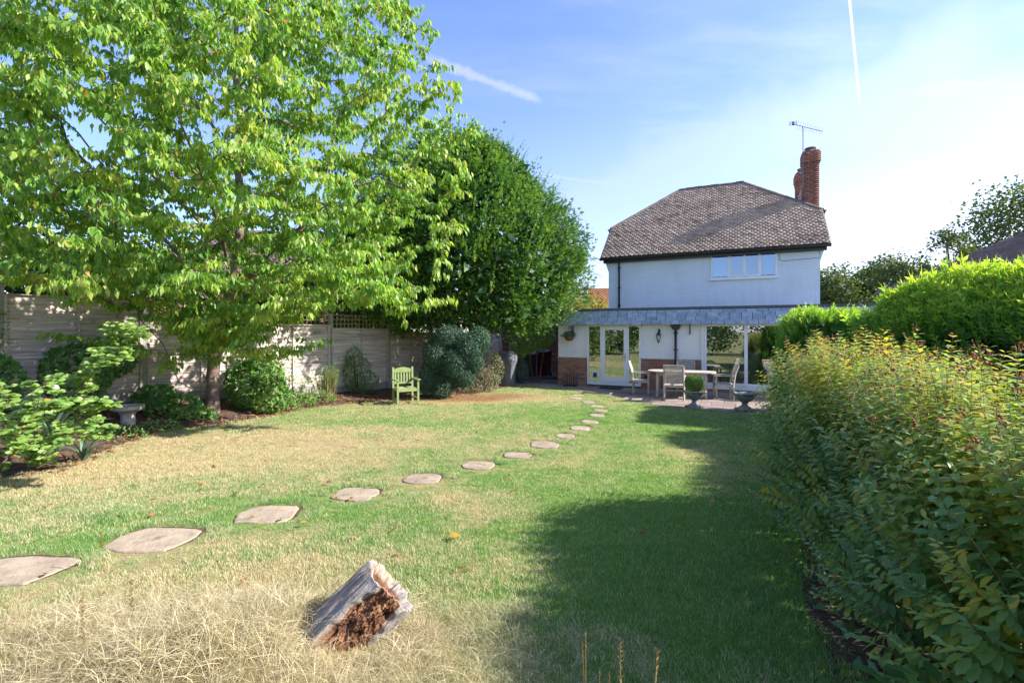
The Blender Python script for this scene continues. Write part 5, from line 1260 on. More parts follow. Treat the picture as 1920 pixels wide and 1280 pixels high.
# ---------------- flowering bush at the right
def hypericum():
    root = empty('hypericum_bush', (3.2, 4.2, 0), 0, 'large dense bush with oval green leaves and red berries at the right foreground', 'bush')
    r = random.Random(12); rows = [(1.2, 2.55, .95, 1.6), (2.0, 2.6, .92, 1.66), (2.7, 2.72, .92, 1.74), (3.4, 2.98, 1.0, 1.78), (4.2, 3.25, 1.05, 1.84), (5.0, 3.5, 1.1, 1.88), (5.4, 3.7, 1.1, 1.84), (5.6, 4.15, .9, 1.16), (6.8, 4.55, .9, 1.06), (7.7, 5.0, .8, 1.0), (8.6, 5.4, .6, .92)]
    ys = [a[0] for a in rows]
    st = MB(); P, A_, U_, S_, T_ = [], [], [], [], []; BP, BD = [], []
    nst = 1500
    for k in range(nst):
        y = r.uniform(1.25, 8.3); cx, hw, ht = (float(np.interp(y, ys, [a[j] for a in rows])) for j in (1, 2, 3))
        a = math.asin(r.uniform(-1, .75)) ; lean = math.sin(a)    # -1 = left side (towards lawn)
        bx = cx + lean * hw * .25; th = math.acos(max(-1, min(1, -lean)))      # 0 left foot
        el = r.random() ** .7
        # surface target
        ang = r.uniform(.06, 1.0) * math.pi / 2 if lean < -.2 else r.uniform(.6, 1.0) * math.pi / 2
        sx = -math.cos(ang) if lean < .3 else math.cos(ang) * .8
        tx = cx + math.copysign(abs(sx) ** .7, sx) * hw * (r.uniform(.82, 1.05) if y < 5.2 else r.uniform(.78, .93)) * (1 + .10 * math.sin(y * 3.1) ); tz = (math.sin(ang) ** .75) * ht * r.uniform(.86, 1.03) * (1 + .04 * math.sin(y * 4.3 + 1)) + .08
        ty = y + r.uniform(-.3, .3)
        B = Vector((bx, y, 0)); T = Vector((tx, ty, tz)); mid = B.lerp(T, .5) + Vector((0, 0, .18 * (T - B).length))
        pts = [B * (1 - w) ** 2 + mid * 2 * w * (1 - w) + T * w * w for w in [j / 6 for j in range(7)]]
        st.tube(pts, [.006, .0055, .0048, .004, .003, .002, .0012], 4, cap=False)
        # opposite leaves along the outer part
        L = sum((pts[j + 1] - pts[j]).length for j in range(6)); nl = int(L * r.uniform(.5, .62) / .042)
        sz0 = r.uniform(.048, .090); turn = r.uniform(0, 3.14); tb = min(.9, max(0, r.gauss(.42, .16))) + .38 * max(0, tz - .95) 
        for j in range(nl):
            w = 1 - j / max(1, nl) * .58; f = w * 6; i = min(int(f), 5); p = pts[i].lerp(pts[i + 1], f - i); d = (pts[i + 1] - pts[i]).normalized()
            x = d.cross(Vector((0, 0, 1))); x = x.normalized() if x.length > .1 else Vector((1, 0, 0)); yv = d.cross(x)
            an = (turn if ang > .6 else 0) + j * (1.57 if ang > .6 else .35)
            grow = .45 + .55 * min(1, (j + 1) / 5)
            for s in (1, -1):
                ld = (x * math.cos(an) + yv * math.sin(an)) * s; l2 = (ld + d * .45 + Vector((0, 0, -.10 * min(j, 6) / 3))).normalized()
                P.append(p + l2 * .004); A_.append(l2); U_.append((d * .5 + Vector((0, 0, 1.1)) + Vector((r.gauss(0, .2), r.gauss(0, .2), 0))).normalized()); S_.append(sz0 * grow * r.uniform(.85, 1.15)); T_.append(min(.97, max(0, tb + r.gauss(0, .10) + (.45 if r.random() < .045 else 0))))
        if tz > .83 * ht and r.random() < .42:
            for _ in range(r.randint(2, 6)):
                q = T + Vector((r.gauss(0, .022), r.gauss(0, .022), r.uniform(0, .06))); BP.append(q); BD.append(r.random()); st.tube([T, q], [.0015, .001], 3, cap=False)
    rl = root.location
    st.v = [tuple(Vector(v) - rl) for v in st.v]; o = st.build('stems', MAT['olive_stem'], root); o['kind'] = 'stuff'
    arrs = [np.array([tuple(v) for v in q]) for q in (P, A_, U_)]
    split_leaves(root, leaf_tpl(.24, .05, .12, .06), 'hypericum_leaf', *arrs, np.array(S_), np.array(T_))
    # berries: small faceted beads with sepals
    ico = [(0, 0, 1), (.9, 0, .3), (.28, .86, .3), (-.73, .53, .3), (-.73, -.53, .3), (.28, -.86, .3), (0, 0, -.9)]
    fc = [(0, 1, 2), (0, 2, 3), (0, 3, 4), (0, 4, 5), (0, 5, 1), (6, 2, 1), (6, 3, 2), (6, 4, 3), (6, 5, 4), (6, 1, 5)]
    bp = np.array([tuple(v - rl) for v in BP]); n = len(bp); leaf_obj('berries', scatter(ico, fc, bp, np.tile([0, 1., .1], (n, 1)), np.tile([0, 0, 1.], (n, 1)), rng.uniform(.006, .011, n), np.array(BD)), 'red_berry', root)
    # dark inner twigs and leaves
    m = 8000; yy = rng.uniform(1.3, 8.1, m); cx = np.interp(yy, ys, [a[1] for a in rows]); hw = np.interp(yy, ys, [a[2] for a in rows]); ht = np.interp(yy, ys, [a[3] for a in rows]); aa = rng.uniform(0, np.pi, m); rr_ = np.sqrt(rng.uniform(.05, .72, m))
    pos = np.stack([cx + np.cos(aa) * hw * rr_, yy, .05 + np.sin(aa) * ht * rr_], 1) - np.array(rl)
    leaf_obj('inner_foliage', scatter(*leaf4(.26), pos, rand_dirs(m), rand_dirs(m), rng.uniform(.07, .12, m), rng.uniform(0, .35, m)), 'hypericum_leaf', root)
    return len(P)
n_hy = hypericum()

# low broad leaved plant at the bottom right corner
def rosette(name, label, x, y, z, stems, mat, seed, leaf_len, tplw=.26, spread=.3, h=.3, cat_='plant', tint=(.2, .9)):
    root = empty(name, (x, y, z), 0, label, cat_); r = random.Random(seed); P, A_, U_, S_, T_ = [], [], [], [], []; mb = MB()
    for k in range(stems):
        a = r.uniform(0, 6.283); rad = r.uniform(.1, 1) * spread; tip = Vector((math.cos(a) * rad, math.sin(a) * rad, h * r.uniform(.5, 1.1))); b0 = Vector((tip.x * .2, tip.y * .2, 0)); mb.tube([b0, b0.lerp(tip, .5) + Vector((0, 0, .05)), tip], [.005, .004, .002], 4, cap=False)
        for j in range(8):
            w = 1 - j * .09; p = b0.lerp(tip, w) + Vector((0, 0, .05 * math.sin(math.pi * w))); an = a + j * 1.57 + r.gauss(0, .3); d = Vector((math.cos(an), math.sin(an), r.uniform(.0, .5))).normalized()
            P.append(p + Vector((x, y, z))); A_.append(d); U_.append(Vector((r.gauss(0, .25), r.gauss(0, .25), 1))); S_.append(leaf_len * r.uniform(.6, 1.15)); T_.append(r.uniform(*tint))
    mb.build('stem', MAT['stem_brown'], root)
    arr = [np.array([tuple(v) for v in q]) for q in (P, A_, U_)]
    return root, arr, np.array(S_), np.array(T_)
def rosette_full(*a, w=.3, **k):
    root, arr, S, T = rosette(*a, **k)
    mat = a[6]
    if len(S) <= 300: instance_leaves(root, leaf_tpl(w, .05, .1, .05), mat, *arr, S, T)
    else: split_leaves(root, leaf_tpl(w, .05, .1, .05), mat, *arr, S, T)
rosette_full('sage_plant', 'low plant with broad grey green leaves at the bottom right corner', 1.74, 2.06, .0, 18, 'border_leaf', 51, .10, spread=.24, h=.58, tint=(.1, .6))

# ---------------- rose at the left edge
def rose():
    root = empty('rose_bush', (-6.55, 6.5, .05), 0, 'arching rose bush with round pale green leaves at the left edge', 'bush')
    sk = Skel(9); bx0, by0 = -6.9, 6.15; r = random.Random(5)
    base = [sk.chain(None, [(bx0 + r.uniform(-.15, .15), by0 + r.uniform(-.15, .15), .02), (bx0 + r.uniform(-.2, .3), by0 + r.uniform(-.1, .3), .35)]) for _ in range(4)]
    sk.chain(base[0][-1], [(-6.5, 6.4, .75), (-6.1, 6.6, 1.1), (-5.8, 6.8, 1.5)]); sk.chain(base[1][-1], [(-6.5, 6.2, .45), (-5.9, 6.3, .7), (-5.5, 6.4, .95)])
    T = []
    def px(X, Y, Z): return np.array([(X - 960) / F * Z, Z, 2 + (HY - Y) / F * Z])
    for _ in range(95): T.append(px(r.uniform(-60, 125), r.uniform(705, 880) , r.uniform(5.6, 7.0)))
    for _ in range(34): T.append(px(r.uniform(125, 225), r.uniform(745, 825), r.uniform(6.0, 7.0)))
    for _ in range(46):
        w = r.random(); T.append(px(150 + 110 * w + r.uniform(-28, 28), 735 - 130 * w + r.uniform(-25, 25), r.uniform(6.5, 7.3)))
    for X, Y in ((255, 600), (280, 640), (240, 610), (265, 625), (215, 600)): T.append(px(X, Y, 7.0))
    T.sort(key=lambda p: math.dist(p, (bx0, by0, .3))); pos, ax, up, sz, ti = [], [], [], [], []
    for p in T:
        ch = sk.reach(p, bow=.1, seg=.15); P = [sk.P[i] for i in ch]
        for k in range(len(P) - 1):
            for _ in range(3):
                q = P[k].lerp(P[k + 1], r.random()); a = r.uniform(0, 6.283); d = Vector((math.cos(a), math.sin(a), r.uniform(-.5, .35))).normalized(); s = Vector((-d.y, d.x, 0)).normalized()
                # pinnate leaf: 5 leaflets
                for off, dd in ((.05, d), (.035, (d + s * 1.1)), (.035, (d - s * 1.1)), (.012, (d * .6 + s)), (.012, (d * .6 - s))):
                    pos.append(q + d * off); ax.append(dd.normalized()); up.append(Vector((r.gauss(.25, .45), r.gauss(-.75, .45), 1))); sz.append(r.uniform(.06, .09)); ti.append(1.0 if r.random() < .012 else min(.9, max(0, r.gauss(.5, .2))))
    o = sk.mesh('stem', 'stem_brown', root, 6, r_tip=.003, expo=2.5, rmax=.022)
    for v in o.data.vertices: v.co = v.co - root.location
    A = [np.array([tuple(v) for v in q]) for q in (pos, ax, up)]; split_leaves(root, leaf_tpl(.36, .03, .06, .05), 'rose_leaf', *A, np.array(sz), np.array(ti)); return len(pos)
n_ro = rose()

# strap leaved plants
def strap_plant(x, y, z, n, L, w, seed, label, name='iris_clump', cat_='plant'):
    root = empty(name, (x, y, z), 0, label, cat_); r = random.Random(seed)
    for k in range(n):
        a = r.uniform(0, 6.283); l = L * r.uniform(.6, 1.1); bend = r.uniform(.3, 1.1); mb = MB(); vs = []; fs = []; m = 7; s = Vector((-math.sin(a), math.cos(a), 0)); h = Vector((math.cos(a), math.sin(a), 0)); p = h * .03; th = R(r.uniform(60, 86))
        for j in range(m + 1):
            ww = w * (1 - (j / m) ** 2.2) * .5 + .001; vs += [p - s * ww + Vector((0, 0, ww * .4)), p, p + s * ww + Vector((0, 0, ww * .4))]; p = p + (h * math.cos(th) + Vector((0, 0, 1)) * math.sin(th)) * l / m; th -= bend / m * 1.6
        for j in range(m): b = j * 3; fs += [(b, b + 1, b + 4, b + 3), (b + 1, b + 2, b + 5, b + 4)]
        mb.add(vs, fs); me = mb.mesh('strap_leaf', True); at = me.attributes.new('tint', 'FLOAT', 'POINT'); at.data.foreach_set('value', [r.random()] * len(vs)); obj('strap_leaf', me, MAT['blue_strap'], root)
    return root
strap_plant(-7.2, 7.6, .1, 34, .85, .07, 1, 'grey blue strap leaved clump behind the rose bush')
strap_plant(-7.9, 8.2, .2, 28, .95, .07, 2, 'taller grey blue strap leaved clump against the fence, left of the bird bath')
strap_plant(-6.55, 7.35, .03, 22, .5, .05, 3, 'low grey blue strap leaved clump at the lawn edge below the rose')
# bird bath pedestal
bb_ = empty('bird_bath', (-7.72, 9.65, .03), 0, 'squat pale stone bird bath at the edge of the bed', 'bird bath')
mb = MB(); mb.lathe([(.20, 0), (.20, .04), (.15, .07), (.125, .14), (.12, .28), (.15, .34), (.17, .36)], 16); mb.build('pedestal', MAT['pale_stone'], bb_)
mb = MB(); mb.lathe([(.16, .36), (.25, .38), (.275, .41), (.275, .47), (.245, .475), (.21, .44), (.0, .43)], 28); mb.build('bowl', MAT['pale_stone'], bb_)

# shrubs of the border
T4 = leaf4(.34, .05)
def leafy(name, label, x, y, bulges, n, size, mat, seed, **k): 
    return bulge_shrub(name, label, (x, y, bed_z(x, y)), bulges, n, size, mat, seed, k.pop('tpl', leaf_tpl(.4, .05, .1, .05)), **k)
leafy('ivy_leaved_shrub', 'rounded bright green shrub growing beside the cherry trunk', -6.2, 11.7, [(0, 0, .62, .62, .5, .58), (.35, -.15, .35, .45, .4, .36), (-.35, 0, .6, .35, .4, .6), (.1, .1, .95, .42, .4, .42)], 3000, .095, 'border_leaf', 61, tint=(.2, 1), outward=.5, upb=-.2)
leafy('dark_shrub', 'dark green leafy shrub behind the rose against the fence', -8.45, 9.3, [(0, 0, .9, .6, .35, .55), (-.7, -.9, .8, .5, .35, .5), (.35, .4, 1.2, .45, .3, .4)], 2200, .09, 'border_leaf', 62, tint=(0, .45))
leafy('fence_shrub', 'tall thin leafed shrub against the fence between dry stems and lime chair', -4.75, 14.75, [(0, 0, .6, .42, .3, .6), (.25, 0, .35, .4, .3, .35), (-.1, 0, 1.05, .25, .2, .38)], 2100, .065, 'border_leaf', 63, tint=(0, .7), tpl=leaf4(.2))
leafy('fence_climber', 'thin straggly climber on the sunlit fence panel', -6.25, 13.45, [(0, 0, .9, .16, .12, .8), (.12, 0, .3, .25, .2, .3)], 420, .06, 'border_leaf', 64, tint=(.3, 1), tpl=leaf4(.26))
leafy('low_foliage', 'low green foliage between bird bath and cherry trunk', -7.35, 10.45, [(0, 0, .12, .6, .35, .32), (-.5, .1, .3, .4, .35, .35)], 1400, .085, 'border_leaf', 65, tint=(.2, 1))
leafy('low_foliage', 'low yellow green foliage at the foot of the cherry trunk', -6.9, 10.35, [(0, 0, .08, .5, .25, .18)], 600, .075, 'border_leaf', 66, tint=(.5, 1))
leafy('low_foliage', 'low spreading foliage at the lawn edge left of the dry stems', -5.75, 12.6, [(0, 0, .08, .6, .35, .2), (.5, .4, .08, .5, .3, .2)], 1300, .055, 'border_leaf', 67, tint=(.4, 1), tpl=leaf4(.3))
leafy('silver_shrub', 'twiggy silver and brown shrub between juniper and covered barbecue', -1.05, 15.55, [(0, 0, .35, .55, .4, .42), (.35, .5, .7, .4, .35, .55), (-.3, 0, .2, .4, .3, .25), (.2, .9, .95, .4, .3, .5)], 4200, .05, 'silver', 68, tint=(0, 1), tpl=leaf4(.25)) if False else None
leafmat('silver', [(0, (.16, .09, .05)), (.45, (.20, .22, .13)), (.8, (.36, .37, .28)), (1, (.30, .16, .08))], trans=.3)
leafy('silver_shrub', 'twiggy silver and brown shrub between juniper and covered barbecue', -1.0, 15.7, [(0, 0, .35, .6, .4, .42), (.35, .5, .7, .38, .35, .55), (-.35, -.1, .2, .4, .3, .25), (.2, .9, .95, .38, .3, .5)], 4400, .05, 'silver', 68, tint=(0, 1), tpl=leaf4(.25))
leafy('grey_leaved_plant', 'small upright grey green plant right of the covered barbecue', .32, 18.2, [(0, 0, .4, .24, .24, .45)], 1500, .14, 'blue_strap', 69, tint=(.2, 1), tpl=leaf4(.08), outward=.5, upb=.8)
leafy('yellow_green_shrub', 'yellow green shrub hanging in front of the dark brick wall by the bins', .95, 18.6, [(0, 0, 1.75, .42, .4, .48), (.35, .1, 1.9, .38, .35, .5), (-.35, 0, 1.6, .4, .4, .45), (-.7, .1, 1.3, .35, .3, .35)], 3600, .10, 'rose_leaf', 70, tint=(.2, .9), tpl=leaf4(.2), upb=-.5)
leafy('low_foliage', 'patchy ground cover at the bed edge left of the bird bath', -7.2, 8.75, [(0, 0, .06, .5, .3, .16), (.25, .7, .06, .4, .3, .14)], 900, .05, 'border_leaf', 71, tint=(.2, .9), tpl=leaf4(.3))
leafy('low_foliage', 'sparse low plants on the bed beneath the green shrub by the trunk', -5.6, 11.95, [(0, 0, .06, .3, .3, .14), (.1, .6, .06, .35, .3, .12)], 700, .05, 'border_leaf', 72, tint=(.3, 1), tpl=leaf4(.3))
leafy('fence_climber', 'thin reddish trailing climber hanging over the left fence panel', -9.7, 8.6, [(0, 0, 1.9, .5, .15, .12), (.3, .25, 1.5, .06, .08, .4), (-.3, -.3, 1.55, .06, .08, .35)], 420, .06, 'border_leaf', 73, tint=(0, .8), tpl=leaf4(.26))
leafy('low_foliage', 'dried stalky weeds at the fence foot between climber and dry stems', -5.8, 13.9, [(0, 0, .2, .3, .2, .3)], 420, .06, 'border_leaf', 74, tint=(.3, 1), tpl=leaf4(.18))
# dry stems
ds = empty('dry_stem_clump', (-5.18, 13.45, bed_z(-5.18, 13.5)), 0, 'clump of dry orange stems with thin green tops beside the fence', 'plant'); r = random.Random(77); P, A_, S_, T_ = [], [], [], []
sv_ = []; 
for k in range(46):
    a = r.uniform(0, 6.283); b = Vector((math.cos(a) * r.uniform(0, .26), math.sin(a) * .12, 0)); l = r.uniform(.55, 1.0); t_ = b * 1.7 + Vector((r.gauss(0, .06), r.gauss(0, .05), l)); mb = MB(); mb.tube([b, b.lerp(t_, .5) + Vector((r.gauss(0, .02), 0, 0)), t_], [.009, .007, .003], 5)
    me = mb.mesh('stem'); at = me.attributes.new('tint', 'FLOAT', 'POINT'); at.data.foreach_set('value', [r.random()] * len(me.vertices)); obj('stem', me, MAT['dry_stem'], ds)
    for j in range(26): w = .45 + .6 * r.random(); P.append(tuple(b.lerp(t_, w))); A_.append((r.gauss(0, 1), r.gauss(0, 1), r.uniform(-.3, .9))); S_.append(r.uniform(.05, .1)); T_.append(r.random())
leaf_obj('foliage', scatter(*leaf4(.13), np.array(P), np.array(A_), np.tile([.3, .2, 1.], (len(P), 1)), np.array(S_), np.array(T_)), 'border_leaf', ds)

# ---------------- trees further off
def bg_tree(name, label, x, y, h, rx, ry, n, size, mat, seed, z0=.3, group=None, gaps=.0, per=16, cl=.45):
    root = empty(name, (x, y, 0), 0, label, 'tree', group); g_ = np.random.default_rng(seed); r = random.Random(seed); sk = Skel(seed)
    sk.chain(None, [(x, y, -.1), (x + .1, y, h * .18), (x, y + .1, h * .38), (x + .2, y, h * .6), (x, y, h * .85)])
    m = n // per; C = []
    while len(C) < m:
        d = g_.normal(size=3); d /= np.linalg.norm(d); f = g_.uniform(.35, 1) ** .5; p = np.array([x + d[0] * rx * f, y + d[1] * ry * f, h * (z0 + (1 - z0) / 2) + d[2] * h * (1 - z0) / 2 * f])
        if smooth_noise3(p[None], seed, 6, 2.2 / max(rx, 1.5))[0] < -.25 - .2 + gaps: continue
        C.append(p)
    C = np.array(sorted(C, key=lambda p: math.hypot(p[0] - x, p[1] - y)))
    for p in C[:: max(1, len(C) // 90)]: sk.reach(p, bow=.08, seg=1.2)
    o = sk.mesh('trunk', 'bark', root, 6, r_tip=.02, expo=2.3, rmax=.04 * h)
    for v in o.data.vertices: v.co = v.co - root.location
    tot = len(C) * per; cr = np.repeat(g_.uniform(.5, 1.2, len(C)) * cl * rx / 2.5, per); pos = np.repeat(C, per, 0) + np.clip(g_.normal(size=(tot, 3)), -1.5, 1.5) * cr[:, None] * np.array([1, 1, .6]) - np.array(root.location)
    tint = np.clip(np.repeat(g_.uniform(.1, .8, len(C)), per) + g_.normal(0, .12, tot), 0, 1)
    leaf_obj('crown', scatter(*T4, pos, rand_dirs(tot, g_) + np.array([0, 0, -.3]), rand_dirs(tot, g_) + np.array([0, 0, .6]), g_.uniform(.7, 1.3, tot) * size, tint), mat, root); return root
BG = 'background trees beyond the garden'
bg_tree('broadleaf_tree', 'far tree just right of the white house wall', 32, 46, 8.4, 3.2, 3, 9000, .26, 'far_leaf', 81)
bg_tree('broadleaf_tree', 'far rounded tree between the house and the conifer hedge', 37.5, 47, 9.4, 3.4, 3, 9000, .26, 'far_leaf', 82)
bg_tree('broadleaf_tree', 'small slender tree standing above the conifer hedge left of the shingle roof', 29.0, 32, 8.9, 1.5, 1.5, 3600, .2, 'far_leaf', 83, gaps=.12)
bg_tree('broadleaf_tree', 'small reddish topped tree left of the slender one', 27.0, 34, 7.0, 1.5, 1.5, 3000, .2, 'far_leaf', 88, gaps=.1)
bg_tree('broadleaf_tree', 'large airy tree rising behind the shingle roof at the right edge', 38.5, 34, 13.0, 5.6, 4, 12000, .24, 'far_leaf', 84, gaps=.10)
bg_tree('golden_shrub', 'yellow green shrub seen over the flat roof beside the bungalow', 4.3, 29.5, 4.25, 2.0, 1.6, 4500, .15, 'golden_leaf', 85, z0=.1)
bg_tree('dark_tree', 'dark tree behind the fence at the far left edge', -17, 15, 8.6, 3.6, 3, 16000, .17, 'dark_far_leaf', 86, z0=.1)
bg_tree('dark_tree', 'dark shrubby tree behind the fence left of the cherry trunk', -12.4, 15.2, 5.2, 2.8, 2, 12000, .15, 'dark_far_leaf', 87, z0=.08)
bg_tree('dark_tree', 'dark shrubby tree behind the trellis right of the cherry trunk', -6.8, 18.0, 5.0, 3.0, 1.6, 12000, .15, 'dark_far_leaf', 89, z0=.05)
bg_tree('dark_tree', 'tall dark tree behind the cherry crown to its right', -6.5, 23, 8.5, 3.2, 2.5, 9000, .2, 'dark_far_leaf', 90, z0=.15)
bg_tree('dark_tree', 'dark hedge tree over the fence at the lower left edge', -14.2, 10.6, 4.3, 2.0, 2.0, 9000, .14, 'dark_far_leaf', 91, z0=.05)
# garden behind the viewer, seen in the window reflections
for k, (x, y, h, rx) in enumerate(((-7, -7, 3.9, 3.2), (-1, -9, 4.2, 3.5), (5, -8, 4.0, 3.2), (-12, -2, 4, 3))):
    bg_tree('garden_tree', ['tree reflected at the left of the patio glass', 'tallest tree reflected in the patio glass', 'tree reflected at the right of the patio glass', 'tree reflected in the glazed garden door'][k], x, y, h, rx, 2.6, 5000, .22, 'dark_far_leaf', 95 + k, z0=.02)
# tall neighbour shrub right of the frame: throws the wide shade on the near lawn
0 and bg_tree('boundary_tree', 'leafy boundary tree just outside the right edge that shades the near lawn', 7.3, 3.2, 4.7, 1.5, 2.2, 9000, .13, 'dark_far_leaf', 99, z0=.05)

# ================================================================== STUMP
def stump():
    A0 = Vector((-1.10, 3.12, .02)); ax = Vector((.66, .28, .62)).normalized(); L = .40; Rr = .232
    side = Vector((0, 0, 1)) - ax * ax.z; side.normalize(); fwd = ax.cross(side).normalized()     # fwd ~ towards / away from the viewer
    if fwd.y > 0: fwd = -fwd
    nu, nv = 300, 110; V, T = [], []; g_ = random.Random(2)
    def nz(a, b, c): return math.sin(a * 3.1 + b * 1.7) * math.sin(b * 2.3 + c) * .5 + math.sin(a * 7.7 + c * 2.1 + b * .9) * .3 + math.sin(a * 13 + b * 6.1) * .2
    from mathutils import noise as mn
    for j in range(nv + 1):
        w = j / nv
        for i in range(nu):
            a = 2 * math.pi * i / nu                      # angle 0 = towards viewer (fwd), pi/2 = upper side
            c, s = math.cos(a), math.sin(a); q = Vector((c, s, w * .35))
            ridge = mn.noise(Vector((c * 3.5, s * 3.5, w * .9))) * .026 + mn.noise(Vector((c * 14, s * 14, w * 1.6))) * .005 + mn.noise(Vector((c * 5, s * 5, w * 5))) * .008
            crack = max(0, mn.noise(Vector((c * 5, s * 5, w * .5 + 7))) - .25) * -.09
            rad = Rr * (1.0 + .10 * math.sin(2 * a + 1) + .06 * math.sin(3 * a)) * (1 + .12 * (1 - w) ** 2) + ridge + crack
            aa = (a + math.pi) % (2 * math.pi) - math.pi; band_c = .12 + .10 * math.sin(w * 3); half = .50 + .18 * (1 - w) + .12 * mn.noise(Vector((w * 5, 3, 1)))
            e = abs(aa - band_c) / half; rot = max(0, min(1, (1.06 - e) / .22))
            if rot > 0: rad -= rot * (.06 + .03 * mn.noise(Vector((c * 9, s * 9, w * 5))) + .018 * mn.noise(Vector((c * 30, s * 30, w * 16))) + .012 * mn.noise(Vector((c * 60, s * 60, w * 50))))
            l = L * w + (0 if j < nv else 0) ; 
            if w > .9: l += (.022 * mn.noise(Vector((c * 2, s * 2, 2))) + .008 * mn.noise(Vector((c * 9, s * 9, 2)))) * (w - .9) * 10
            if w < .1: l -= .12
            p = A0 + ax * l + (fwd * c + side * s) * rad; V.append(p); T.append(rot)
    Fc = [(j * nu + i, j * nu + (i + 1) % nu, (j + 1) * nu + (i + 1) % nu, (j + 1) * nu + i) for j in range(nv) for i in range(nu)]
    # top rim folded into a hollow
    for k, (sc, dp) in enumerate(((.94, .004), (.86, -.02), (.66, -.09), (.4, -.14), (.05, -.15))):
        base = len(V); ctr = A0 + ax * L
        for i in range(nu):
            p0 = V[nv * nu + i]; rel = p0 - ctr; rel2 = rel - ax * rel.dot(ax); c = mn.noise(rel * 18 + Vector((0, 0, k)))
            V.append(ctr + rel2 * sc + ax * (rel.dot(ax) * sc + dp + .012 * c)); T.append(.0 if k == 0 else .25 if k == 1 else .9)
        pb_ = base - nu; Fc += [(pb_ + i, pb_ + (i + 1) % nu, base + (i + 1) % nu, base + i) for i in range(nu)]
    me = np_mesh('tree_stump', np.array([tuple(Matrix(((1, 0, 0), (0, 1, 0), (0, 0, 1))) @ (v - A0)) for v in V]), np.array(Fc), np.array(T), True)
    # store vertices in a frame whose z runs along the log so that the grain follows it
    Q = ax.to_track_quat('Z', 'Y'); Mi = Q.to_matrix().inverted()
    for v in me.vertices: v.co = Mi @ v.co
    o = obj('tree_stump', me, MAT['stump_wood']); o.location = A0; o.rotation_mode = 'QUATERNION'; o.rotation_quaternion = Q
    tag(o, 'grey weathered tree stump leaning right with a rotten orange brown hollow', 'tree stump')
stump()
# crumbled rot round the stump
m = 900; a = rng.uniform(0, 6.28, m); rr_ = np.abs(rng.normal(0, 1, m)); pos = np.stack([-.92 + np.cos(a) * rr_ * .17, 3.05 + np.sin(a) * rr_ * .16, rng.uniform(.0, .03, m)], 1)
leaf_obj('rotten_wood_crumbs', scatter([(-.5, -.3, 0), (.5, -.3, 0), (.3, .5, .1), (0, 0, .5)], [(0, 1, 3), (1, 2, 3), (2, 0, 3)], pos, rand_dirs(m), rand_dirs(m), rng.uniform(.006, .022, m), rng.uniform(0, .8, m)), 'dead_leaf')
tag(bpy.data.objects['rotten_wood_crumbs'], 'reddish brown rotten wood crumbs around the stump', 'wood crumbs')

# ================================================================== GRASS
SRC = bpy.data.collections.new('grass_sources')
def blade_mesh(name, n, patch, hmin, hmax, width, seed, mat, lean=.5, curl=.6, seg=2, flat=0.0):
    g_ = np.random.default_rng(seed); V, Fa, T = [], [], []
    for k in range(n):
        x, y = g_.uniform(-patch / 2, patch / 2, 2); h = g_.uniform(hmin, hmax) * (.6 + .4 * g_.random()); a = g_.uniform(0, 6.283); b = g_.uniform(0, 6.283); ln = lean * g_.random() + flat; t_ = g_.random()
        sx, sy = math.cos(a) * width / 2, math.sin(a) * width / 2; dx, dy = math.cos(b), math.sin(b); base = len(V); px, py, pz = x, y, -.003; th = math.pi / 2 - ln
        for j in range(seg + 1):
            w = 1 - j / (seg + .0001) * (1.0 if j == seg else .35)
            if j == seg: V.append((px, py, pz)); T.append(t_)
            else: V += [(px - sx * w, py - sy * w, pz), (px + sx * w, py + sy * w, pz)]; T += [t_, t_]
            px += dx * math.cos(th) * h / seg; py += dy * math.cos(th) * h / seg; pz += math.sin(th) * h / seg; th -= curl * g_.random() * 1.6 / seg * 1.2
            if pz < .004: pz = .004 + .004 * g_.random()
        for j in range(seg - 1): c = base + 2 * j; Fa += [(c, c + 1, c + 3), (c, c + 3, c + 2)]
        c = base + 2 * (seg - 1); Fa.append((c, c + 1, c + 2))
    me = np_mesh(name, np.array(V), np.array(Fa), np.array(T)); me.materials.append(MAT[mat]); o = bpy.data.objects.new(name, me); SRC.objects.link(o); return o
lawn_src = [blade_mesh('a_lawn_tuft', 300, .26, .025, .055, .0032, 100 + k, 'lawn_blade', lean=.75) for k in range(4)] + [blade_mesh('b_coarse_tuft', 170, .5, .03, .06, .006, 110 + k, 'lawn_blade', lean=.7) for k in range(2)] \
    + [blade_mesh('c_straw_tuft', 150, .30, .08, .30, (.0014, .0020, .0030, .0022)[k], 120 + k, 'straw_blade', lean=1.0, curl=1.5 + .5 * (k % 2), seg=5, flat=.35 + .3 * (k % 2)) for k in range(4)] + [blade_mesh('d_lush_tuft', 140, .20, .05, .10, .0035, 130 + k, 'lawn_blade', lean=.6, seg=3) for k in range(2)]
order = sorted([o.name for o in SRC.objects]); IDX = {n_: i for i, n_ in enumerate(order)}
def kind_idx(pref): return [IDX[n_] for n_ in order if n_.startswith(pref)]
def pxy(x, y): return x / y * F + 960, HY + CAMH / y * F
def in_stone(x, y, grow=0.0):
    for sx, sy, rx, ry in stone_xy:
        if ((x - sx) / (rx + grow)) ** 2 + ((y - sy) / (ry + grow)) ** 2 < 1: return True
    return False
edge_arr = edge
def in_bed(x, y):
    # left/behind the bed edge polyline
    for (a, b), (c, d) in zip(edge, edge[1:]):
        lo, hi = min(b, d), max(b, d)
        if lo <= y <= hi and x < a + (c - a) * (y - b) / ((d - b) or 1e-6): return True
    return y > 20
def mound(x, y): return .17 * math.exp(-((x + 1.75) / .75) ** 2 - ((y - 2.75) / .42) ** 2) + .07 * math.exp(-((x + 2.8) / .5) ** 2 - ((y - 3.0) / .3) ** 2)
PT, PS, PR, PI_ = [], [], [], []
r = random.Random(99)
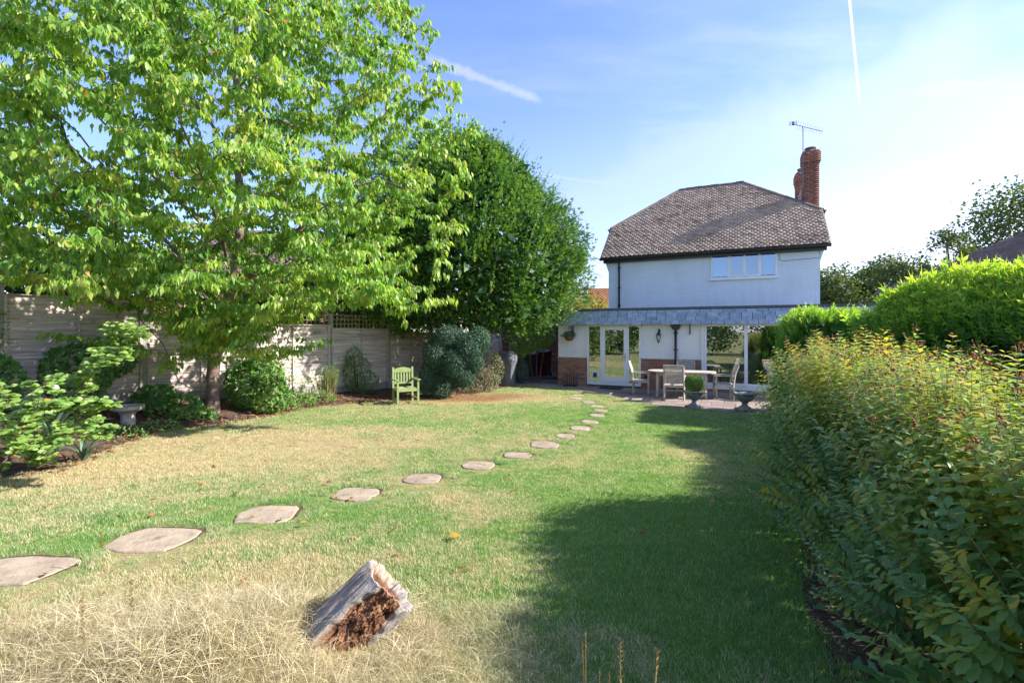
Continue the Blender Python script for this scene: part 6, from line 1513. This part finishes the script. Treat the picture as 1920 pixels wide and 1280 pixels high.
def put(x, y, k, s, tilt=.05): PT.append((x, y, mound(x, y) if y < 3.9 and x < .5 else 0)); PS.append(s); PR.append((r.gauss(0, tilt), r.gauss(0, tilt), r.uniform(0, 6.283))); PI_.append(k)
def lawn_ok(x, y, m=.10):
    if in_bed(x - m * .5, y): return False
    if in_soil(x + m * .3, y): return False
    s, t_ = toH(x, y)
    if -3.2 < s < 11.2 and t_ > patio_front(s) - m: return False
    if t_ > -.5: return False
    return not in_stone(x, y, m)
A1, A2, A3, A4 = kind_idx('a_'), kind_idx('b_'), kind_idx('c_'), kind_idx('d_')
y = 1.9
while y < 17:
    st = .115 if y < 4.5 else .15 if y < 8 else .21
    xl, xr = -y * 1.12 - .3, y * 1.12 + .3; x = max(xl, -9)
    while x < min(xr, 6):
        X, Y = x + r.uniform(-.5, .5) * st, y + r.uniform(-.5, .5) * st
        near = any(abs(X - a) < b_ + .3 and abs(Y - c) < d_ + .3 for a, c, b_, d_ in stone_xy)
        if not near:
            if lawn_ok(X, Y, .13): put(X, Y, r.choice(A1 if y < 9 else A1 + A2), r.uniform(.75, 1.2))
        else:
            for _ in range(3):
                X2, Y2 = X + r.uniform(-.5, .5) * st, Y + r.uniform(-.5, .5) * st
                if lawn_ok(X2, Y2, .05): put(X2, Y2, r.choice(A4 + A1), r.uniform(.3, .42) if True else 1)
        x += st
    y += st
# lush fringe round the stones
for sx, sy, rx, ry in stone_xy:
    n = int(44 + 50 * (rx + ry))
    for k in range(n):
        a = r.uniform(0, 6.283); X, Y = sx + math.cos(a) * (rx + r.uniform(.07, .22)), sy + math.sin(a) * (ry + r.uniform(.07, .20))
        if lawn_ok(X, Y, .02): put(X, Y, r.choice(A4), r.uniform(.42, .75) * (1.2 if math.sin(a) > -.1 else .6))
# patio fringe
for k in range(260):
    s = r.uniform(-2.5, 7.6); p = HW(s, patio_front(s) - r.uniform(.02, .22)); 
    if not in_bed(p.x, p.y): put(p.x, p.y, r.choice(A4), r.uniform(.5, .8))
# long straw round the stump and along the bottom left
mb = MB(); gx, gy = 60, 36
mb.add([(-4 + 4.4 * i / gx, 1.7 + 2.1 * j / gy, -.004 + mound(-4 + 4.4 * i / gx, 1.7 + 2.1 * j / gy)) for j in range(gy + 1) for i in range(gx + 1)], [(j * (gx + 1) + i, j * (gx + 1) + i + 1, (j + 1) * (gx + 1) + i + 1, (j + 1) * (gx + 1) + i) for j in range(gy) for i in range(gx)])
tag(mb.build('grass_mound', MAT['lawn_ground'], None, True), 'low mound of dry earth and grass round the stump', None, kind='structure')
for k in range(2300):
    if k % 3: X, Y = r.gauss(-1.75, .85), r.gauss(2.85, .42)
    else: X, Y = r.uniform(-3.6, .1), r.uniform(2.1, 3.4)
    if Y < 1.9 or math.hypot((X + 1.08) / .40, (Y - 3.0) / .36) < 1: continue
    if X > .2 or in_stone(X, Y, .25): continue
    dens = math.exp(-((X + 1.6) / 1.5) ** 2) * (1.0 if Y < 3.4 else .4)
    if r.random() < .35 + .65 * dens: put(X, Y, r.choice(A3), r.uniform(.5, 1.15) * (.7 + .5 * dens), .3)
for k in range(60): put(r.gauss(.05, .35), r.uniform(2.2, 3.3), r.choice(A3), r.uniform(.3, .6), .3)
for k in range(220): put(r.gauss(-4.46, .14) if k % 2 else r.uniform(1.5, 2.0), r.gauss(5.25, .08) if k % 2 else r.uniform(2.2, 4.2), r.choice(A4), r.uniform(.6, 1.0))
me = bpy.data.meshes.new('lawn_grass'); me.vertices.add(len(PT)); me.vertices.foreach_set('co', np.array(PT, np.float32).ravel())
for nm, ty, dat in (('g_scale', 'FLOAT', PS), ('g_idx', 'INT', PI_)):
    at = me.attributes.new(nm, ty, 'POINT'); at.data.foreach_set('value', dat)
at = me.attributes.new('g_rot', 'FLOAT_VECTOR', 'POINT'); at.data.foreach_set('vector', np.array(PR, np.float32).ravel()); me.update()
grass = tag(obj('lawn_grass', me, MAT['lawn_blade']), 'short lawn grass, green and straw coloured, with long dry grass round the stump', 'grass', kind='stuff')
gt = bpy.data.node_groups.new('grass_scatter', 'GeometryNodeTree'); gt.interface.new_socket('Geometry', in_out='INPUT', socket_type='NodeSocketGeometry'); gt.interface.new_socket('Geometry', in_out='OUTPUT', socket_type='NodeSocketGeometry')
gi, go_ = gt.nodes.new('NodeGroupInput'), gt.nodes.new('NodeGroupOutput')
ci = gt.nodes.new('GeometryNodeCollectionInfo'); ci.inputs['Collection'].default_value = SRC; ci.inputs['Separate Children'].default_value = True; ci.inputs['Reset Children'].default_value = True
ip = gt.nodes.new('GeometryNodeInstanceOnPoints'); ip.inputs['Pick Instance'].default_value = True
def na(nm, ty):
    n_ = gt.nodes.new('GeometryNodeInputNamedAttribute'); n_.data_type = ty; n_.inputs[0].default_value = nm; return n_.outputs[0]
gt.links.new(gi.outputs[0], ip.inputs['Points']); gt.links.new(ci.outputs[0], ip.inputs['Instance']); gt.links.new(na('g_idx', 'INT'), ip.inputs['Instance Index']); gt.links.new(na('g_rot', 'FLOAT_VECTOR'), ip.inputs['Rotation']); gt.links.new(na('g_scale', 'FLOAT'), ip.inputs['Scale']); gt.links.new(ip.outputs[0], go_.inputs[0])
md = grass.modifiers.new('scatter', 'NODES'); md.node_group = gt

# seed heads at the bottom of the frame
def seed_stalk(x, y, h, lean, seed, label, branchy):
    root = empty('seed_head_stalk', (x, y, 0), 0, label, 'grass stalk', 'dry grass seed heads at the bottom edge'); rr = random.Random(seed); mb = MB(); tip = Vector((lean, 0, h)); mb.tube([(0, 0, 0), Vector((lean * .3, 0, h * .5)), tip], [.0028, .002, .001], 5); mb2 = mb.mesh('stalk')
    at = mb2.attributes.new('tint', 'FLOAT', 'POINT'); at.data.foreach_set('value', [.7] * len(mb2.vertices)); obj('stalk', mb2, MAT['dry_stem'], root)
    P, A_, S_ = [], [], []
    for k in range(34 if branchy else 20):
        w = 1 - (k / 34) * .4 if branchy else 1 - k / 20 * .22; a = rr.uniform(0, 6.28); P.append(tuple(tip * w)); A_.append((math.cos(a) * (.8 if branchy else .25), math.sin(a) * .5, .8)); S_.append(rr.uniform(.012, .03) if branchy else rr.uniform(.01, .018))
    o = leaf_obj('seed_head', scatter(*leaf4(.16), np.array(P), np.array(A_), np.tile([.1, 1., .1], (len(P), 1)), np.array(S_), rng.uniform(.4, 1, len(P))), 'dry_stem', root, None); return root
for (X, Yt, ln, br_, lab) in ((1092, 1205, -.02, 0, 'leftmost dry grass seed stalk at the bottom edge'), (1098, 1190, .0, 0, 'tall dry seed stalk second from the left at the bottom edge'), (1124, 1258, .0, 0, 'short dry seed stalk barely above the bottom edge'), (1143, 1260, .01, 0, 'short bent dry seed stalk at the bottom edge'), (1163, 1207, .0, 1, 'branching dry seed stalk in the middle of the bottom edge'), (1232, 1218, .03, 1, 'rightmost feathery seed stalk at the bottom edge')):
    Z = 1.9; seed_stalk((X - 960) / F * Z - ln, Z, CAMH + (HY - Yt) / F * Z, ln, X, lab, br_)
for (X, Yt, Z, lab) in ((152, 1140, 2.6, 'pale dry weed stalk at the bottom left'), (243, 1090, 2.9, 'thin dry stalk right of the pale weed stalk'), (188, 1000, 4.0, 'small pale stalk beside the second stepping stone')):
    seed_stalk((X - 960) / F * Z + .03, Z, CAMH + (HY - Yt) / F * Z, -.03, X, lab, 1)

# fallen leaves: litter on lawn, denser on the bed
P, S_, T_ = [], [], []
for k in range(2900):
    if k < 2700:
        w = r.random(); e = lerp_path(edge, .12 + .75 * w); f = lerp_path(FP, .12 + .75 * w); q = r.random() ** 1.3 * .8 - .10; x, y = e[0] + (f[0] - e[0]) * q + r.gauss(0, .1), e[1] + (f[1] - e[1]) * q + r.gauss(0, .1); z = bed_z(x, y) + .03 if k % 2 else .04 + lerp_path([(v,) for v in FZ], .12 + .75 * w)[0] * max(0, q)
    else: x, y = r.gauss(-3.5, 2.8), r.uniform(3, 13.5); z = .045
    if y < 2: continue
    P.append((x, y, z)); S_.append(r.uniform(.04, .085)); T_.append(r.random())
n_ = len(P); leaf_obj('fallen_leaves', scatter(*leaf_tpl(.28, .06, .18, .05), np.array(P), nrm(np.random.default_rng(1).normal(size=(n_, 3)) * np.array([1, 1, .15])), np.random.default_rng(2).normal(size=(n_, 3)) * .35 + np.array([0, 0, 1]), np.array(S_), np.array(T_)), 'dead_leaf')
tag(bpy.data.objects['fallen_leaves'], 'brown fallen leaves littering the bed and lawn', 'fallen leaves')
fx, fy = gnd(842, 1014)
v, f, t_ = scatter(*leaf_tpl(.4, .06, .15, .05), np.array([[0, 0, .05]]), np.array([[1., .2, .1]]), np.array([[.1, -.3, 1.]]), np.array([.10]), np.array([1.0]))
o = obj('fallen_leaf', np_mesh('fallen_leaf', v, f, np.full(len(v), 1.0)), MAT['rose_leaf']); o.location = (fx, fy, 0); tag(o, 'single yellow fallen leaf on the lawn beyond the stump', 'leaf')
print('leaves', n_ch, n_hy, n_ro, 'tufts', len(PT))
